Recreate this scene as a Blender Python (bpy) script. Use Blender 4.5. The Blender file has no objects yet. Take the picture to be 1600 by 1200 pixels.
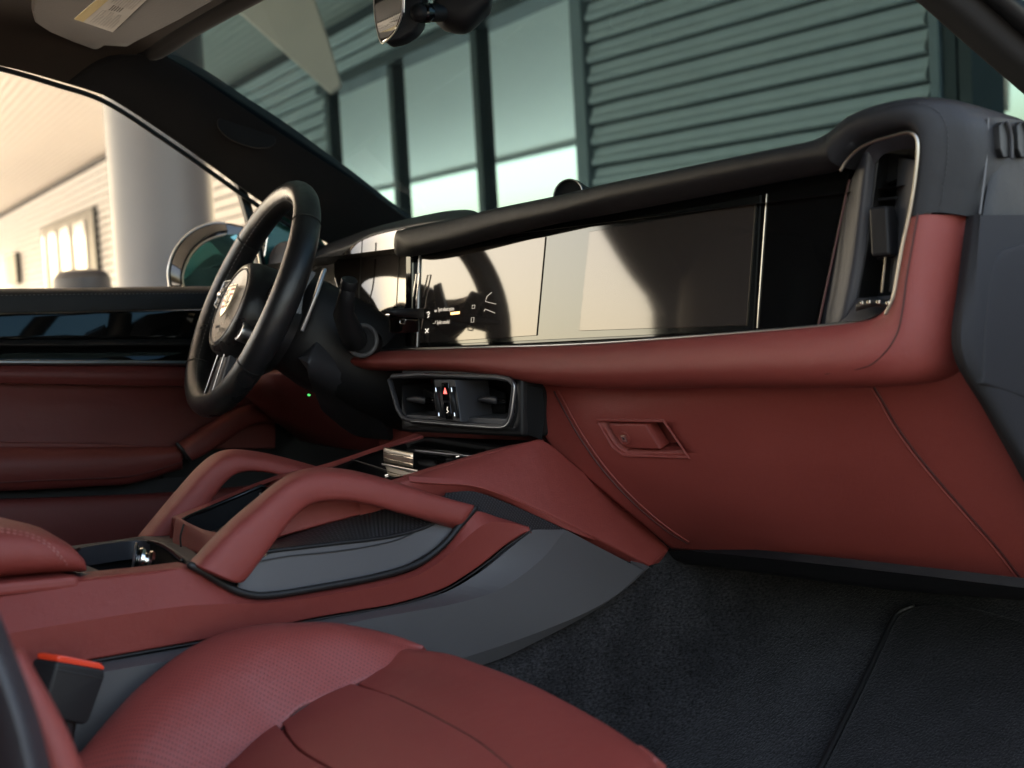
import bpy, bmesh, math, random
from mathutils import Vector, Matrix
random.seed(7)
sc = bpy.context.scene
col = sc.collection
# ------------------------------------------------------------------ camera, world, sun, exposure
# car frame: x to the passenger side, y forward, z up, car floor at z = 0, driver's wheel hub near (-.37, 0, .62)
TH = math.radians(49.4)
C = Vector((1.39, -1.02, 0.5))
A = Vector((-math.sin(TH), math.cos(TH), 0)); R = Vector((math.cos(TH), math.sin(TH), 0)); U = Vector((0, 0, 1))
F = 2200.0
cd = bpy.data.cameras.new('camera'); cam = bpy.data.objects.new('camera', cd); col.objects.link(cam)
cam.location = C; cam.rotation_euler = (math.pi/2, 0, TH)
cd.sensor_width = 36; cd.lens = 36*F/1600; cd.clip_start = .05; cd.clip_end = 400
cd.dof.use_dof = True; cd.dof.focus_distance = 1.72; cd.dof.aperture_fstop = 6.3
sc.camera = cam
SUN_EL, SUN_AZ = math.radians(50), math.radians(-96)     # azimuth from +y towards +x: sun on the left, held off the car by the canopy
w = bpy.data.worlds.new('World'); sc.world = w; w.use_nodes = True
nt = w.node_tree; sky = nt.nodes.new('ShaderNodeTexSky'); sky.sky_type = 'NISHITA'; sky.sun_disc = False
sky.sun_elevation = SUN_EL; sky.sun_rotation = SUN_AZ; sky.air_density = 1.0; sky.dust_density = 3.5; sky.ozone_density = .6
nt.links.new(sky.outputs[0], nt.nodes['Background'].inputs[0]); nt.nodes['Background'].inputs[1].default_value = .12
sd = bpy.data.lights.new('sun', 'SUN'); sd.energy = 4.5; sd.angle = math.radians(1); sd.color = (1, .96, .91)
so = bpy.data.objects.new('sun', sd); col.objects.link(so)
sdir = Vector((math.sin(SUN_AZ)*math.cos(SUN_EL), math.cos(SUN_AZ)*math.cos(SUN_EL), math.sin(SUN_EL)))
so.rotation_euler = sdir.to_track_quat('Z', 'Y').to_euler(); so.location = (0, 0, 8)
vs = sc.view_settings; vs.view_transform = 'Standard'; vs.look = 'None'; vs.gamma = 1; vs.use_curve_mapping = False
vs.exposure = 3.25
vs.use_white_balance = True; vs.white_balance_temperature = 8300; vs.white_balance_tint = 10   # camera balanced for open shade
sc.cycles.use_denoising = True
sc.cycles.max_bounces = 10; sc.cycles.transparent_max_bounces = 12; sc.cycles.sample_clamp_indirect = 6

# ------------------------------------------------------------------ photo pixel -> point on a known plane
def ray(px, py): return A + R*((px-800)/F) + U*((600-py)/F)
def PX(px, py, x): d = ray(px, py); return C + d*((x-C.x)/d.x)
def PY(px, py, y): d = ray(px, py); return C + d*((y-C.y)/d.y)
def PZ(px, py, z): d = ray(px, py); return C + d*((z-C.z)/d.z)
def PD(px, py, t): return C + ray(px, py)*t
def PN(px, py, q, n): d = ray(px, py); return C + d*((q-C).dot(n)/d.dot(n))
def cx(pts, x): return [PX(p[0], p[1], p[2] if len(p) > 2 else x) for p in pts]
def cy(pts, y): return [PY(p[0], p[1], p[2] if len(p) > 2 else y) for p in pts]
def cz(pts, z): return [PZ(p[0], p[1], p[2] if len(p) > 2 else z) for p in pts]

# ------------------------------------------------------------------ objects
def tag(o, label=None, cat=None, group=None, kind=None):
    if label: o['label'] = label
    if cat: o['category'] = cat
    if group: o['group'] = group
    if kind: o['kind'] = kind
    return o
def thing(name, loc, label, cat, group=None):
    o = bpy.data.objects.new(name, None); col.objects.link(o); o.location = loc; o.empty_display_size = .05
    return tag(o, label, cat, group)
def root_of(o):
    M = Matrix.Identity(4)
    return M
def adopt(o, parent):
    if parent is None: return o
    o.parent = parent
    p = parent; loc = Vector((0, 0, 0))
    while p is not None and p.type != 'EMPTY': p = p.parent
    # meshes carry world coordinates and sit at the origin; only the empty is moved
    if parent.type == 'EMPTY': o.matrix_parent_inverse = Matrix.Translation(-parent.location)
    else: o.matrix_parent_inverse = Matrix.Identity(4)
    return o
def link(name, me, m, parent=None, smooth=True, angle=40):
    me.materials.append(m) if m and not me.materials else None
    if smooth:
        me.shade_smooth()
        try: me.set_sharp_from_angle(angle=math.radians(angle))
        except Exception: pass
    o = bpy.data.objects.new(name, me); col.objects.link(o)
    return adopt(o, parent)
def mesh(vs_, fs): 
    me = bpy.data.meshes.new('m'); me.from_pydata([tuple(v) for v in vs_], [], fs); me.update(); return me
def from_bm(bm):
    me = bpy.data.meshes.new('m'); bm.to_mesh(me); bm.free(); return me

def cr_at(pts, ts):
    n = len(pts)
    if n == 2: return [pts[0].lerp(pts[1], t) for t in ts]
    d = [0]
    for i in range(1, n): d.append(d[-1] + max((pts[i]-pts[i-1]).length**.75, 1e-6))
    out = []
    for t in ts:
        s = t*d[-1]; i = 0
        while i < n-2 and s > d[i+1]: i += 1
        p1, p2 = pts[i], pts[i+1]; h = d[i+1]-d[i]
        k = (s-d[i])/h
        m1 = (pts[i+1]-pts[i-1])/(d[i+1]-d[i-1])*h if i > 0 else (p2-p1)
        m2 = (pts[i+2]-pts[i])/(d[i+2]-d[i])*h if i < n-2 else (p2-p1)
        k2, k3 = k*k, k*k*k
        out.append(p1*(2*k3-3*k2+1) + m1*(k3-2*k2+k) + p2*(3*k2-2*k3) + m2*(k3-k2))
    return out
def resample(pts, n): return cr_at([Vector(p) for p in pts], [i/(n-1) for i in range(n)])
def plen(p): return sum((p[i+1]-p[i]).length for i in range(len(p)-1))
def spaced(n, ln, r):
    s = set(round(i/n, 5) for i in range(n+1))
    if r > 0 and ln > 2.2*r:
        for k in (.08, .3, .62, 1):
            s.add(round(r*k/ln, 5)); s.add(round(1-r*k/ln, 5))
    return sorted(s)

def panel(name, parent, m, rows, nu=32, nv=8, roll=.003, thick=.01, puff=0, lin=False, ref=None, back=False):
    """skin lofted through rows of points, its border rolled over and turned back by thick"""
    rows = [[Vector(p) for p in r] for r in rows]
    L = sum(plen(r) for r in rows)/len(rows)
    us = spaced(nu, L, roll)
    rr = [cr_at(r, us) for r in rows]
    W = sum(sum((rr[k+1][j]-rr[k][j]).length for k in range(len(rr)-1)) for j in range(len(us)))/len(us)
    vsn = spaced(nv, W, roll)
    if lin:
        for k in range(len(rows)): vsn = sorted(set(vsn) | {round(k/(len(rows)-1), 5)})
    G = []
    for v in vsn:
        line = []
        for j in range(len(us)):
            cpts = [rr[k][j] for k in range(len(rr))]
            if lin:
                q = v*(len(cpts)-1); i = min(int(q), len(cpts)-2); line.append(cpts[i].lerp(cpts[i+1], q-i))
            else:
                n = len(cpts)
                if n == 2: line.append(cpts[0].lerp(cpts[1], v))
                else:   # uniform Catmull-Rom so that every column shares its spacing
                    q = v*(n-1); i = min(int(q), n-2); k = q-i
                    p0 = cpts[i-1] if i > 0 else cpts[i]*2-cpts[i+1]; p3 = cpts[i+2] if i < n-2 else cpts[i+1]*2-cpts[i]
                    p1, p2 = cpts[i], cpts[i+1]
                    line.append(p1 + (p2-p0)*(.5*k) + (p0*2-p1*5+p2*4-p3)*(.5*k*k) + (p1*3-p0-p2*3+p3)*(.5*k*k*k))
        G.append(line)
    nV, nU = len(vsn), len(us)
    Nn = []
    ref = C if ref is None else ref
    for a in range(nV):
        ln = []
        for b in range(nU):
            du = G[a][min(b+1, nU-1)]-G[a][max(b-1, 0)]; dv = G[min(a+1, nV-1)][b]-G[max(a-1, 0)][b]
            n = du.cross(dv)
            ln.append(n.normalized() if n.length > 1e-12 else None)
        Nn.append(ln)
    mid = Nn[nV//2][nU//2] or Vector((1, 0, 0))
    sgn = 1 if mid.dot(ref-G[nV//2][nU//2]) > 0 else -1
    verts = []; fs = []
    for a in range(nV):
        for b in range(nU):
            n = (Nn[a][b] or mid)*sgn; p = G[a][b].copy()
            u_, v_ = us[b], vsn[a]
            cl = plen([G[k][b] for k in range(nV)])
            d = min(u_*L, (1-u_)*L, v_*cl, (1-v_)*cl)
            if puff: p += n*puff*(1-(2*u_-1)**4)*(1-(2*v_-1)**2)
            if roll > 0 and d < roll: p -= n*(roll-math.sqrt(max(roll*roll-(roll-d)**2, 0)))
            verts.append(p)
    idx = lambda a, b: a*nU+b
    for a in range(nV-1):
        for b in range(nU-1):
            f = [idx(a, b), idx(a, b+1), idx(a+1, b+1), idx(a+1, b)]
            fs.append(f if sgn > 0 else f[::-1])
    if thick > 0:
        loop = [(0, b) for b in range(nU)] + [(a, nU-1) for a in range(1, nV)] + [(nV-1, b) for b in range(nU-2, -1, -1)] + [(a, 0) for a in range(nV-2, 0, -1)]
        base = len(verts)
        for (a, b) in loop: verts.append(verts[idx(a, b)] - (Nn[a][b] or mid)*sgn*thick)
        m_ = len(loop)
        for k in range(m_):
            i, j = idx(*loop[k]), idx(*loop[(k+1) % m_])
            f = [j, i, base+k, base+(k+1) % m_]
            fs.append(f if sgn > 0 else f[::-1])
        if back: fs.append(list(range(base, base+m_)) if sgn < 0 else list(range(base, base+m_))[::-1])
    me = mesh(verts, fs)
    bm = bmesh.new(); bm.from_mesh(me); bmesh.ops.remove_doubles(bm, verts=bm.verts, dist=1e-5); bm.to_mesh(me); bm.free()
    return link(name, me, m, parent, angle=5 if lin else 50)

def section_loft(name, parent, m, secs, capr=0, smooth=True, angle=50):
    """closed rings -> tube with caps"""
    k = len(secs[0]); verts = []; fs = []
    def ctr(s): 
        c = Vector((0, 0, 0))
        for p in s: c += p
        return c/len(s)
    if capr:
        c0, c1 = ctr(secs[0]), ctr(secs[1]); t0 = (c0-c1).normalized()
        e0, e1 = ctr(secs[-1]), ctr(secs[-2]); t1 = (e0-e1).normalized()
        pre = []; post = []
        for a in (80, 60, 40, 20):
            ca, sa = math.cos(math.radians(a)), math.sin(math.radians(a))
            pre.append([c0+(p-c0)*ca+t0*capr*sa for p in secs[0]])
            post.insert(0, [e0+(p-e0)*ca+t1*capr*sa for p in secs[-1]])
        secs = pre+secs+post
    for s in secs: verts += s
    for i in range(len(secs)-1):
        for j in range(k):
            fs.append([i*k+j, i*k+(j+1) % k, (i+1)*k+(j+1) % k, (i+1)*k+j])
    fs.append(list(range(k))[::-1]); n = (len(secs)-1)*k; fs.append(list(range(n, n+k)))
    me = mesh(verts, fs)
    bm = bmesh.new(); bm.from_mesh(me); bmesh.ops.recalc_face_normals(bm, faces=bm.faces); bm.to_mesh(me); bm.free()
    return link(name, me, m, parent, smooth, angle)
def bead(name, parent, m, Up, Lo, hd=.02, n=40, k=20, ex=2.6, capr=.01, along=None):
    """padded bar whose upper and lower outlines are the 3-D curves Up and Lo"""
    Up, Lo = resample(Up, n), resample(Lo, n); secs = []
    for u, l in zip(Up, Lo):
        M = (u+l)/2; e1 = (u-l)/2; e2 = (C-M).normalized() if along is None else along.normalized()
        e2 = (e2-e1*(e2.dot(e1)/max(e1.length_squared, 1e-9))).normalized()
        ring = []
        for j in range(k):
            a = 2*math.pi*j/k; c, s = math.cos(a), math.sin(a)
            ring.append(M + e1*(math.copysign(abs(c)**(2/ex), c)) + e2*hd*(math.copysign(abs(s)**(2/ex), s)))
        secs.append(ring)
    return section_loft(name, parent, m, secs, capr)
def tube(name, parent, m, pts, r, k=10, n=None, closed=False, capr=None, up=None, flat=1.0):
    pts = [Vector(p) for p in pts]
    if n: pts = resample(pts, n)
    secs = []; N = len(pts); nrm = None
    for i, p in enumerate(pts):
        if closed: t = pts[(i+1) % N]-pts[i-1]
        else: t = pts[min(i+1, N-1)]-pts[max(i-1, 0)]
        t.normalize()
        if up is not None: nrm = (up-t*up.dot(t)).normalized()
        elif nrm is None:
            nrm = t.orthogonal().normalized()
        else: nrm = (nrm-t*nrm.dot(t)).normalized()
        b = t.cross(nrm); rr = r[i] if isinstance(r, (list, tuple)) else r
        secs.append([p+nrm*rr*flat*math.cos(2*math.pi*j/k)+b*rr*math.sin(2*math.pi*j/k) for j in range(k)])
    if closed:
        verts = [v for s in secs for v in s]; fs = []
        for i in range(N):
            for j in range(k): fs.append([i*k+j, i*k+(j+1) % k, ((i+1) % N)*k+(j+1) % k, ((i+1) % N)*k+j])
        me = mesh(verts, fs); bm = bmesh.new(); bm.from_mesh(me); bmesh.ops.recalc_face_normals(bm, faces=bm.faces); bm.to_mesh(me); bm.free()
        return link(name, me, m, parent)
    return section_loft(name, parent, m, secs, (r if not isinstance(r, (list, tuple)) else r[0]) if capr is None else capr)
def prism(name, parent, m, poly, ext, bevel=.0015, seg=2, angle=18):
    """polygon poly (3-D points) extruded by the vector ext, edges bevelled"""
    bm = bmesh.new(); a = [bm.verts.new(p) for p in poly]; b = [bm.verts.new(Vector(p)+ext) for p in poly]; n = len(a)
    bm.faces.new(a); bm.faces.new(b[::-1])
    for i in range(n): bm.faces.new((a[i], b[i], b[(i+1) % n], a[(i+1) % n]))
    bmesh.ops.recalc_face_normals(bm, faces=bm.faces)
    if bevel: bmesh.ops.bevel(bm, geom=list(bm.edges), offset=bevel, segments=seg, affect='EDGES', profile=.5, clamp_overlap=True)
    return link(name, from_bm(bm), m, parent, angle=angle)
def box(name, parent, m, c, sx, sy, sz, ax=None, bevel=.002, seg=2):
    """box of full sizes along the three axis vectors ax"""
    ax = ax or (Vector((1, 0, 0)), Vector((0, 1, 0)), Vector((0, 0, 1)))
    c = Vector(c); x, y, z = ax[0]*sx/2, ax[1]*sy/2, ax[2]*sz
    p = [c-x-y-z/2, c+x-y-z/2, c+x+y-z/2, c-x+y-z/2]
    return prism(name, parent, m, p, z, bevel, seg)
def lathe(name, parent, m, prof, o, ax, k=32, close=True):
    """prof: (radius, height along ax) pairs"""
    ax = Vector(ax).normalized(); e = ax.orthogonal().normalized(); f = ax.cross(e); o = Vector(o)
    verts = []; fs = []
    for (r, h) in prof:
        for j in range(k):
            a = 2*math.pi*j/k; verts.append(o+ax*h+e*r*math.cos(a)+f*r*math.sin(a))
    for i in range(len(prof)-1):
        for j in range(k): fs.append([i*k+j, i*k+(j+1) % k, (i+1)*k+(j+1) % k, (i+1)*k+j])
    if close: fs.append(list(range(k))[::-1]); n = (len(prof)-1)*k; fs.append(list(range(n, n+k)))
    me = mesh(verts, fs); bm = bmesh.new(); bm.from_mesh(me); bmesh.ops.remove_doubles(bm, verts=bm.verts, dist=1e-6); bmesh.ops.recalc_face_normals(bm, faces=bm.faces); bm.to_mesh(me); bm.free()
    return link(name, me, m, parent, angle=35)
def stitches(name, parent, m, pts, ln=.0035, gap=.0022, r=.0006, lift=Vector((0, 0, 0))):
    pts = resample(pts, 200); L = plen(pts); verts = []; fs = []; s = 0; d = [0]
    for i in range(1, len(pts)): d.append(d[-1]+(pts[i]-pts[i-1]).length)
    def at(x):
        i = 0
        while i < len(d)-2 and d[i+1] < x: i += 1
        return pts[i].lerp(pts[i+1], min(1, max(0, (x-d[i])/max(d[i+1]-d[i], 1e-9))))
    i = 0
    while s+ln < L:
        a, b = at(s)+lift, at(s+ln)+lift; t = (b-a).normalized(); n1 = t.cross((C-a).normalized()).normalized()*r; n2 = t.cross(n1).normalized()*r
        q = len(verts); mid_ = (a+b)/2
        for c_, f_ in ((a, .5), (mid_, 1.2), (b, .5)): verts += [c_+n1*f_, c_+n2*f_, c_-n1*f_, c_-n2*f_]
        for h in (0, 4):
            for j in range(4): fs.append([q+h+j, q+h+(j+1) % 4, q+h+4+(j+1) % 4, q+h+4+j])
        s += ln+gap
    o = link(name, mesh(verts, fs), m, parent); o['kind'] = 'stuff'; return o
def text(name, parent, m, s, o, ex, ey, size, depth=.0004, tall=1):
    cu = bpy.data.curves.new('t', 'FONT'); cu.body = s; cu.size = size; cu.extrude = depth
    t = bpy.data.objects.new('t', cu); col.objects.link(t); bpy.context.view_layer.update()
    me = bpy.data.meshes.new_from_object(t.evaluated_get(bpy.context.evaluated_depsgraph_get())); bpy.data.objects.remove(t); bpy.data.curves.remove(cu)
    ex, ey = Vector(ex).normalized(), Vector(ey).normalized(); ez = ex.cross(ey)
    for v in me.vertices: v.co = Vector(o)+ex*v.co.x+ey*v.co.y*tall+ez*v.co.z
    me.materials.clear()
    return link(name, me, m, parent, smooth=False)
def cut(o, cutter):
    md = o.modifiers.new('b', 'BOOLEAN'); md.object = cutter; md.operation = 'DIFFERENCE'; md.solver = 'EXACT'
    bpy.context.view_layer.update()
    me = bpy.data.meshes.new_from_object(o.evaluated_get(bpy.context.evaluated_depsgraph_get()))
    o.modifiers.clear(); o.data = me; bpy.data.objects.remove(cutter)

# ------------------------------------------------------------------ materials
def mat(name, c, rough=.5, metal=0, spec=.5, grain=None, coat=0, vary=0, sheen=0, ior=None, tint=None, emit=None):
    m = bpy.data.materials.new(name); m.use_nodes = True; t = m.node_tree; b = t.nodes['Principled BSDF']; N = t.nodes.new; Lk = t.links.new
    b.inputs['Base Color'].default_value = (*c, 1); b.inputs['Roughness'].default_value = rough; b.inputs['Metallic'].default_value = metal
    b.inputs['Specular IOR Level'].default_value = spec; b.inputs['Coat Weight'].default_value = coat; b.inputs['Coat Roughness'].default_value = .05
    if sheen: b.inputs['Sheen Weight'].default_value = sheen; b.inputs['Sheen Roughness'].default_value = .4
    if ior: b.inputs['IOR'].default_value = ior
    if tint: b.inputs['Specular Tint'].default_value = (*tint, 1)
    if emit: b.inputs['Emission Color'].default_value = (*emit[0], 1); b.inputs['Emission Strength'].default_value = emit[1]
    tc = N('ShaderNodeTexCoord'); src = tc.outputs['Object']
    if vary:
        no = N('ShaderNodeTexNoise'); no.inputs['Scale'].default_value = 9; no.inputs['Detail'].default_value = 6; Lk(src, no.inputs['Vector'])
        mp = N('ShaderNodeMapRange'); mp.inputs[3].default_value = 1-vary; mp.inputs[4].default_value = 1+vary; Lk(no.outputs[0], mp.inputs[0])
        mx = N('ShaderNodeVectorMath'); mx.operation = 'SCALE'; mx.inputs[0].default_value = c; Lk(mp.outputs[0], mx.inputs['Scale']); Lk(mx.outputs[0], b.inputs['Base Color'])
        r2 = N('ShaderNodeMapRange'); r2.inputs[3].default_value = max(rough-.06, .01); r2.inputs[4].default_value = min(rough+.08, 1); Lk(no.outputs[0], r2.inputs[0]); Lk(r2.outputs[0], b.inputs['Roughness'])
    if grain:
        kind, scale, st = grain
        bp = N('ShaderNodeBump'); bp.inputs['Strength'].default_value = st; bp.inputs['Distance'].default_value = .0006
        if kind == 'leather':
            vo = N('ShaderNodeTexVoronoi'); vo.feature = 'DISTANCE_TO_EDGE'; vo.inputs['Scale'].default_value = scale; Lk(src, vo.inputs['Vector'])
            rp = N('ShaderNodeMapRange'); rp.inputs[2].default_value = .25; Lk(vo.outputs[0], rp.inputs[0]); Lk(rp.outputs[0], bp.inputs['Height'])
        else:
            no2 = N('ShaderNodeTexNoise'); no2.inputs['Scale'].default_value = scale; no2.inputs['Detail'].default_value = 4; Lk(src, no2.inputs['Vector']); Lk(no2.outputs[0], bp.inputs['Height'])
        if kind == 'leather':
            n3 = N('ShaderNodeTexNoise'); n3.inputs['Scale'].default_value = 22; n3.inputs['Detail'].default_value = 5; n3.inputs['Roughness'].default_value = .6; Lk(src, n3.inputs['Vector'])
            b3 = N('ShaderNodeBump'); b3.inputs['Strength'].default_value = .35; b3.inputs['Distance'].default_value = .004; Lk(n3.outputs[0], b3.inputs['Height']); Lk(b3.outputs[0], bp.inputs['Normal'])
        Lk(bp.outputs[0], b.inputs['Normal'])
    return m
def dots(m, axes, pitch, rad, dark, strength=.5, raised=False):
    """regular perforation (or beads) laid over material m in the plane of two object axes"""
    t = m.node_tree; b = t.nodes['Principled BSDF']; N = t.nodes.new; Lk = t.links.new
    tc = N('ShaderNodeTexCoord'); sp = N('ShaderNodeSeparateXYZ'); Lk(tc.outputs['Object'], sp.inputs[0])
    def math_(op, a, v=None):
        n = N('ShaderNodeMath'); n.operation = op
        for i, q in enumerate((a, v)):
            if q is None: continue
            if isinstance(q, (int, float)): n.inputs[i].default_value = q
            else: Lk(q, n.inputs[i])
        return n.outputs[0]
    p, q = sp.outputs[axes[0]], sp.outputs[axes[1]]
    s = math_('MULTIPLY', math_('ADD', p, q), .7071/pitch); d = math_('MULTIPLY', math_('SUBTRACT', p, q), .7071/pitch)
    fs, fd = math_('SUBTRACT', math_('FRACT', s), .5), math_('SUBTRACT', math_('FRACT', d), .5)
    r = math_('SQRT', math_('ADD', math_('MULTIPLY', fs, fs), math_('MULTIPLY', fd, fd)))
    mr = N('ShaderNodeMapRange'); mr.interpolation_type = 'SMOOTHSTEP'; mr.inputs[1].default_value = rad*.6; mr.inputs[2].default_value = rad*1.3; Lk(r, mr.inputs[0])
    bc = b.inputs['Base Color']; mx = N('ShaderNodeMix'); mx.data_type = 'RGBA'; Lk(mr.outputs[0], mx.inputs[0])
    if bc.links: Lk(bc.links[0].from_socket, mx.inputs[7])
    else: mx.inputs[7].default_value = bc.default_value[:]
    mx.inputs[6].default_value = (*dark, 1); Lk(mx.outputs[2], bc)
    bp = N('ShaderNodeBump'); bp.inputs['Strength'].default_value = strength; bp.inputs['Distance'].default_value = .0006; bp.invert = raised
    Lk(mr.outputs[0], bp.inputs['Height'])
    if b.inputs['Normal'].links: Lk(b.inputs['Normal'].links[0].from_socket, bp.inputs['Normal'])
    Lk(bp.outputs[0], b.inputs['Normal'])
    return m
def pile(m, scale):
    """tufted carpet: speckled colour and coarse fibre relief with faint ribs"""
    t = m.node_tree; b = t.nodes['Principled BSDF']; N = t.nodes.new; Lk = t.links.new; c = b.inputs['Base Color'].default_value[:3]
    tc = N('ShaderNodeTexCoord'); mp = N('ShaderNodeMapping'); mp.inputs['Scale'].default_value = (1, .45, 1); mp.inputs['Rotation'].default_value = (0, 0, .6); Lk(tc.outputs['Object'], mp.inputs[0])
    a = N('ShaderNodeTexNoise'); a.inputs['Scale'].default_value = scale; a.inputs['Detail'].default_value = 3; Lk(mp.outputs[0], a.inputs['Vector'])
    l = N('ShaderNodeTexNoise'); l.inputs['Scale'].default_value = 14; l.inputs['Detail'].default_value = 5; Lk(tc.outputs['Object'], l.inputs['Vector'])
    r1 = N('ShaderNodeMapRange'); r1.inputs[1].default_value = .3; r1.inputs[2].default_value = .72; r1.inputs[3].default_value = .35; r1.inputs[4].default_value = 2.0; Lk(a.outputs[0], r1.inputs[0])
    r2 = N('ShaderNodeMapRange'); r2.inputs[1].default_value = .35; r2.inputs[2].default_value = .65; r2.inputs[3].default_value = .75; r2.inputs[4].default_value = 1.3; Lk(l.outputs[0], r2.inputs[0])
    ml = N('ShaderNodeMath'); ml.operation = 'MULTIPLY'; Lk(r1.outputs[0], ml.inputs[0]); Lk(r2.outputs[0], ml.inputs[1])
    sv = N('ShaderNodeVectorMath'); sv.operation = 'SCALE'; sv.inputs[0].default_value = c; Lk(ml.outputs[0], sv.inputs['Scale']); Lk(sv.outputs[0], b.inputs['Base Color'])
    bp = N('ShaderNodeBump'); bp.inputs['Strength'].default_value = 1; bp.inputs['Distance'].default_value = .002; Lk(a.outputs[0], bp.inputs['Height']); Lk(bp.outputs[0], b.inputs['Normal'])
    return m
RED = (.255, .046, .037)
red = mat('red_leather', RED, .44, grain=('leather', 850, .4), vary=.09)
red_perf = dots(mat('red_perforated_leather', (.27, .052, .044), .38, grain=('leather', 1700, .15), vary=.06), (0, 1), .0031, .21, (.12, .022, .019), .4)
red_fine = dots(mat('red_fine_perforated_leather', RED, .42, grain=('leather', 1700, .15), vary=.06), (0, 1), .0026, .2, (.11, .016, .014), .35)
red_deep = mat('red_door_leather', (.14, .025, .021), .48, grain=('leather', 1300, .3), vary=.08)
black = mat('black_leather', (.014, .014, .0155), .45, spec=.32, grain=('leather', 1400, .25), vary=.1)
wheel_blk = mat('smooth_black_leather', (.014, .014, .015), .28, grain=('leather', 1900, .14), vary=.08)
plastic = mat('black_plastic', (.011, .011, .012), .5, spec=.3, grain=('noise', 1500, .12), vary=.08)
grey = mat('grey_plastic', (.080, .078, .080), .5, grain=('noise', 1000, .3), vary=.05)
dgrey = mat('dark_grey_plastic', (.028, .028, .032), .48, grain=('noise', 1700, .12), vary=.05)
gloss = mat('piano_black', (.004, .004, .004), .04, spec=.6)
display = mat('display_glass', (.034, .028, .025), .055, spec=.5, ior=1.86, tint=(1, .89, .78))
display2 = mat('coated_bezel_glass', (.008, .009, .009), .06, spec=.5, ior=1.72, tint=(.97, .93, .84))
chrome = mat('satin_chrome', (.78, .76, .72), .18, 1)
silver = mat('satin_silver_trim', (.42, .42, .42), .36, 1)
bronze = mat('pale_bronze_metal', (.46, .42, .36), .34, 1)
suede = mat('dark_suede', (.062, .046, .035), .95, spec=.1, grain=('noise', 260, .35), vary=.22, sheen=.25)
suede_b = mat('black_suede', (.023, .021, .020), .95, spec=.1, grain=('noise', 300, .3), vary=.2, sheen=.15)
carpet = pile(mat('charcoal_carpet', (.020, .0195, .0205), .95, spec=.1, sheen=.2), 420)
mat_m = pile(mat('black_mat_pile', (.0105, .010, .0105), .95, spec=.1, sheen=.12), 520)
endm = mat('dark_end_cover_plastic', (.030, .030, .032), .8, spec=.12, grain=('noise', 1500, .15), vary=.05)
meshm = dots(mat('beaded_mesh', (.01, .01, .011), .4), (1, 2), .0032, .3, (.05, .05, .055), .9, True)
softblk = mat('soft_black_lining', (.008, .008, .0085), .8, spec=.12)
rubber = mat('black_rubber', (.008, .008, .008), .5)
thread_r = mat('rose_thread', (.42, .17, .15), .7)
thread_k = mat('grey_thread', (.11, .11, .11), .7)
thread_d = mat('black_thread', (.03, .03, .03), .7)
seam_r = mat('dark_red_seam', (.06, .01, .009), .6)
# ================================================================== outside: forecourt, canopy, facade, column
V = (U - R*.055 - A*.07).normalized()                     # the building's own upright (the car stands on a slight slope)
def flatdir(d): d = d - V*d.dot(V); return d.normalized()
L1 = flatdir(A - R*.623 + U*.036)                          # along the siding wall, away to the left
L2 = flatdir(A - R*.5 + U*.036)                            # along the window wall
N1, N2 = V.cross(L1).normalized(), V.cross(L2).normalized()
if N1.dot(C - (C+A)) < 0: N1 = -N1
if N2.dot(-A) < 0: N2 = -N2                                # both face the car
Q = PD(922, 250, 7.0)
Q = Q - V*((Q-C).dot(V))                                   # corner of the two walls at the camera's height
def hs(px, py, n): p = PN(px, py, Q, n); return p, (p-C).dot(V)
GR = -1.0                                                  # ground below the camera
soff = hs(320, 148, N2)[1]
siding = mat('ribbed_metal_siding', (.60, .59, .57), .42, metal=.2, vary=.08)
groove = mat('siding_backing', (.035, .035, .035), .7)
frame_d = mat('dark_window_frame', (.03, .034, .036), .4, vary=.1)
frame_l = mat('grey_corner_trim', (.25, .26, .26), .4, vary=.1)
pane_m = mat('facade_glass', (.03, .035, .035), .03, spec=1, ior=6.0)
woodm = mat('pale_wood_soffit', (.70, .63, .56), .5, vary=.12)
t = woodm.node_tree; wv = t.nodes.new('ShaderNodeTexWave'); wv.wave_type = 'BANDS'; wv.inputs['Scale'].default_value = 3.6; wv.inputs['Distortion'].default_value = .2
tcw = t.nodes.new('ShaderNodeTexCoord'); mpw = t.nodes.new('ShaderNodeMapping'); mpw.inputs['Rotation'].default_value = (0, 0, math.atan2(N2.y, N2.x)); mpw.vector_type = 'TEXTURE'
t.links.new(tcw.outputs['Object'], mpw.inputs[0]); t.links.new(mpw.outputs[0], wv.inputs[0])
bpw = t.nodes.new('ShaderNodeBump'); bpw.inputs['Strength'].default_value = .25; bpw.inputs['Distance'].default_value = .02
t.links.new(wv.outputs[1], bpw.inputs['Height']); t.links.new(bpw.outputs[0], t.nodes['Principled BSDF'].inputs['Normal'])
cream = mat('painted_cream_reflection', (.98, .64, .5), .5, vary=.04)  # salmon base offsets the windscreen tint so the painted reflection reads cream
colm = mat('grey_column_paint', (.09, .095, .11), .38, vary=.05)
concrete = mat('forecourt_asphalt', (.07, .07, .07), .9, grain=('noise', 60, .3), vary=.15)

G0 = Q + V*GR
g = box('ground', None, concrete, C+V*(GR-.05), 160, 160, .1, (L2, N2, V), 0); tag(g, kind='structure')
apr = box('bounce_slab', None, mat('pale_bounce_concrete', (.5, .48, .45), .8, grain=('noise', 40, .3), vary=.1), C+V*(GR+.004)+L2*21-N2*0, 40, 30, .008, (L2, N2, V), 0); tag(apr, kind='structure')  # unseen pale slab added to bounce sunlight up onto the soffit

bl = thing('showroom_building', G0, 'ribbed metal showroom facade with tall dark framed windows beyond the windscreen', 'building')
PITCH = .1
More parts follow.
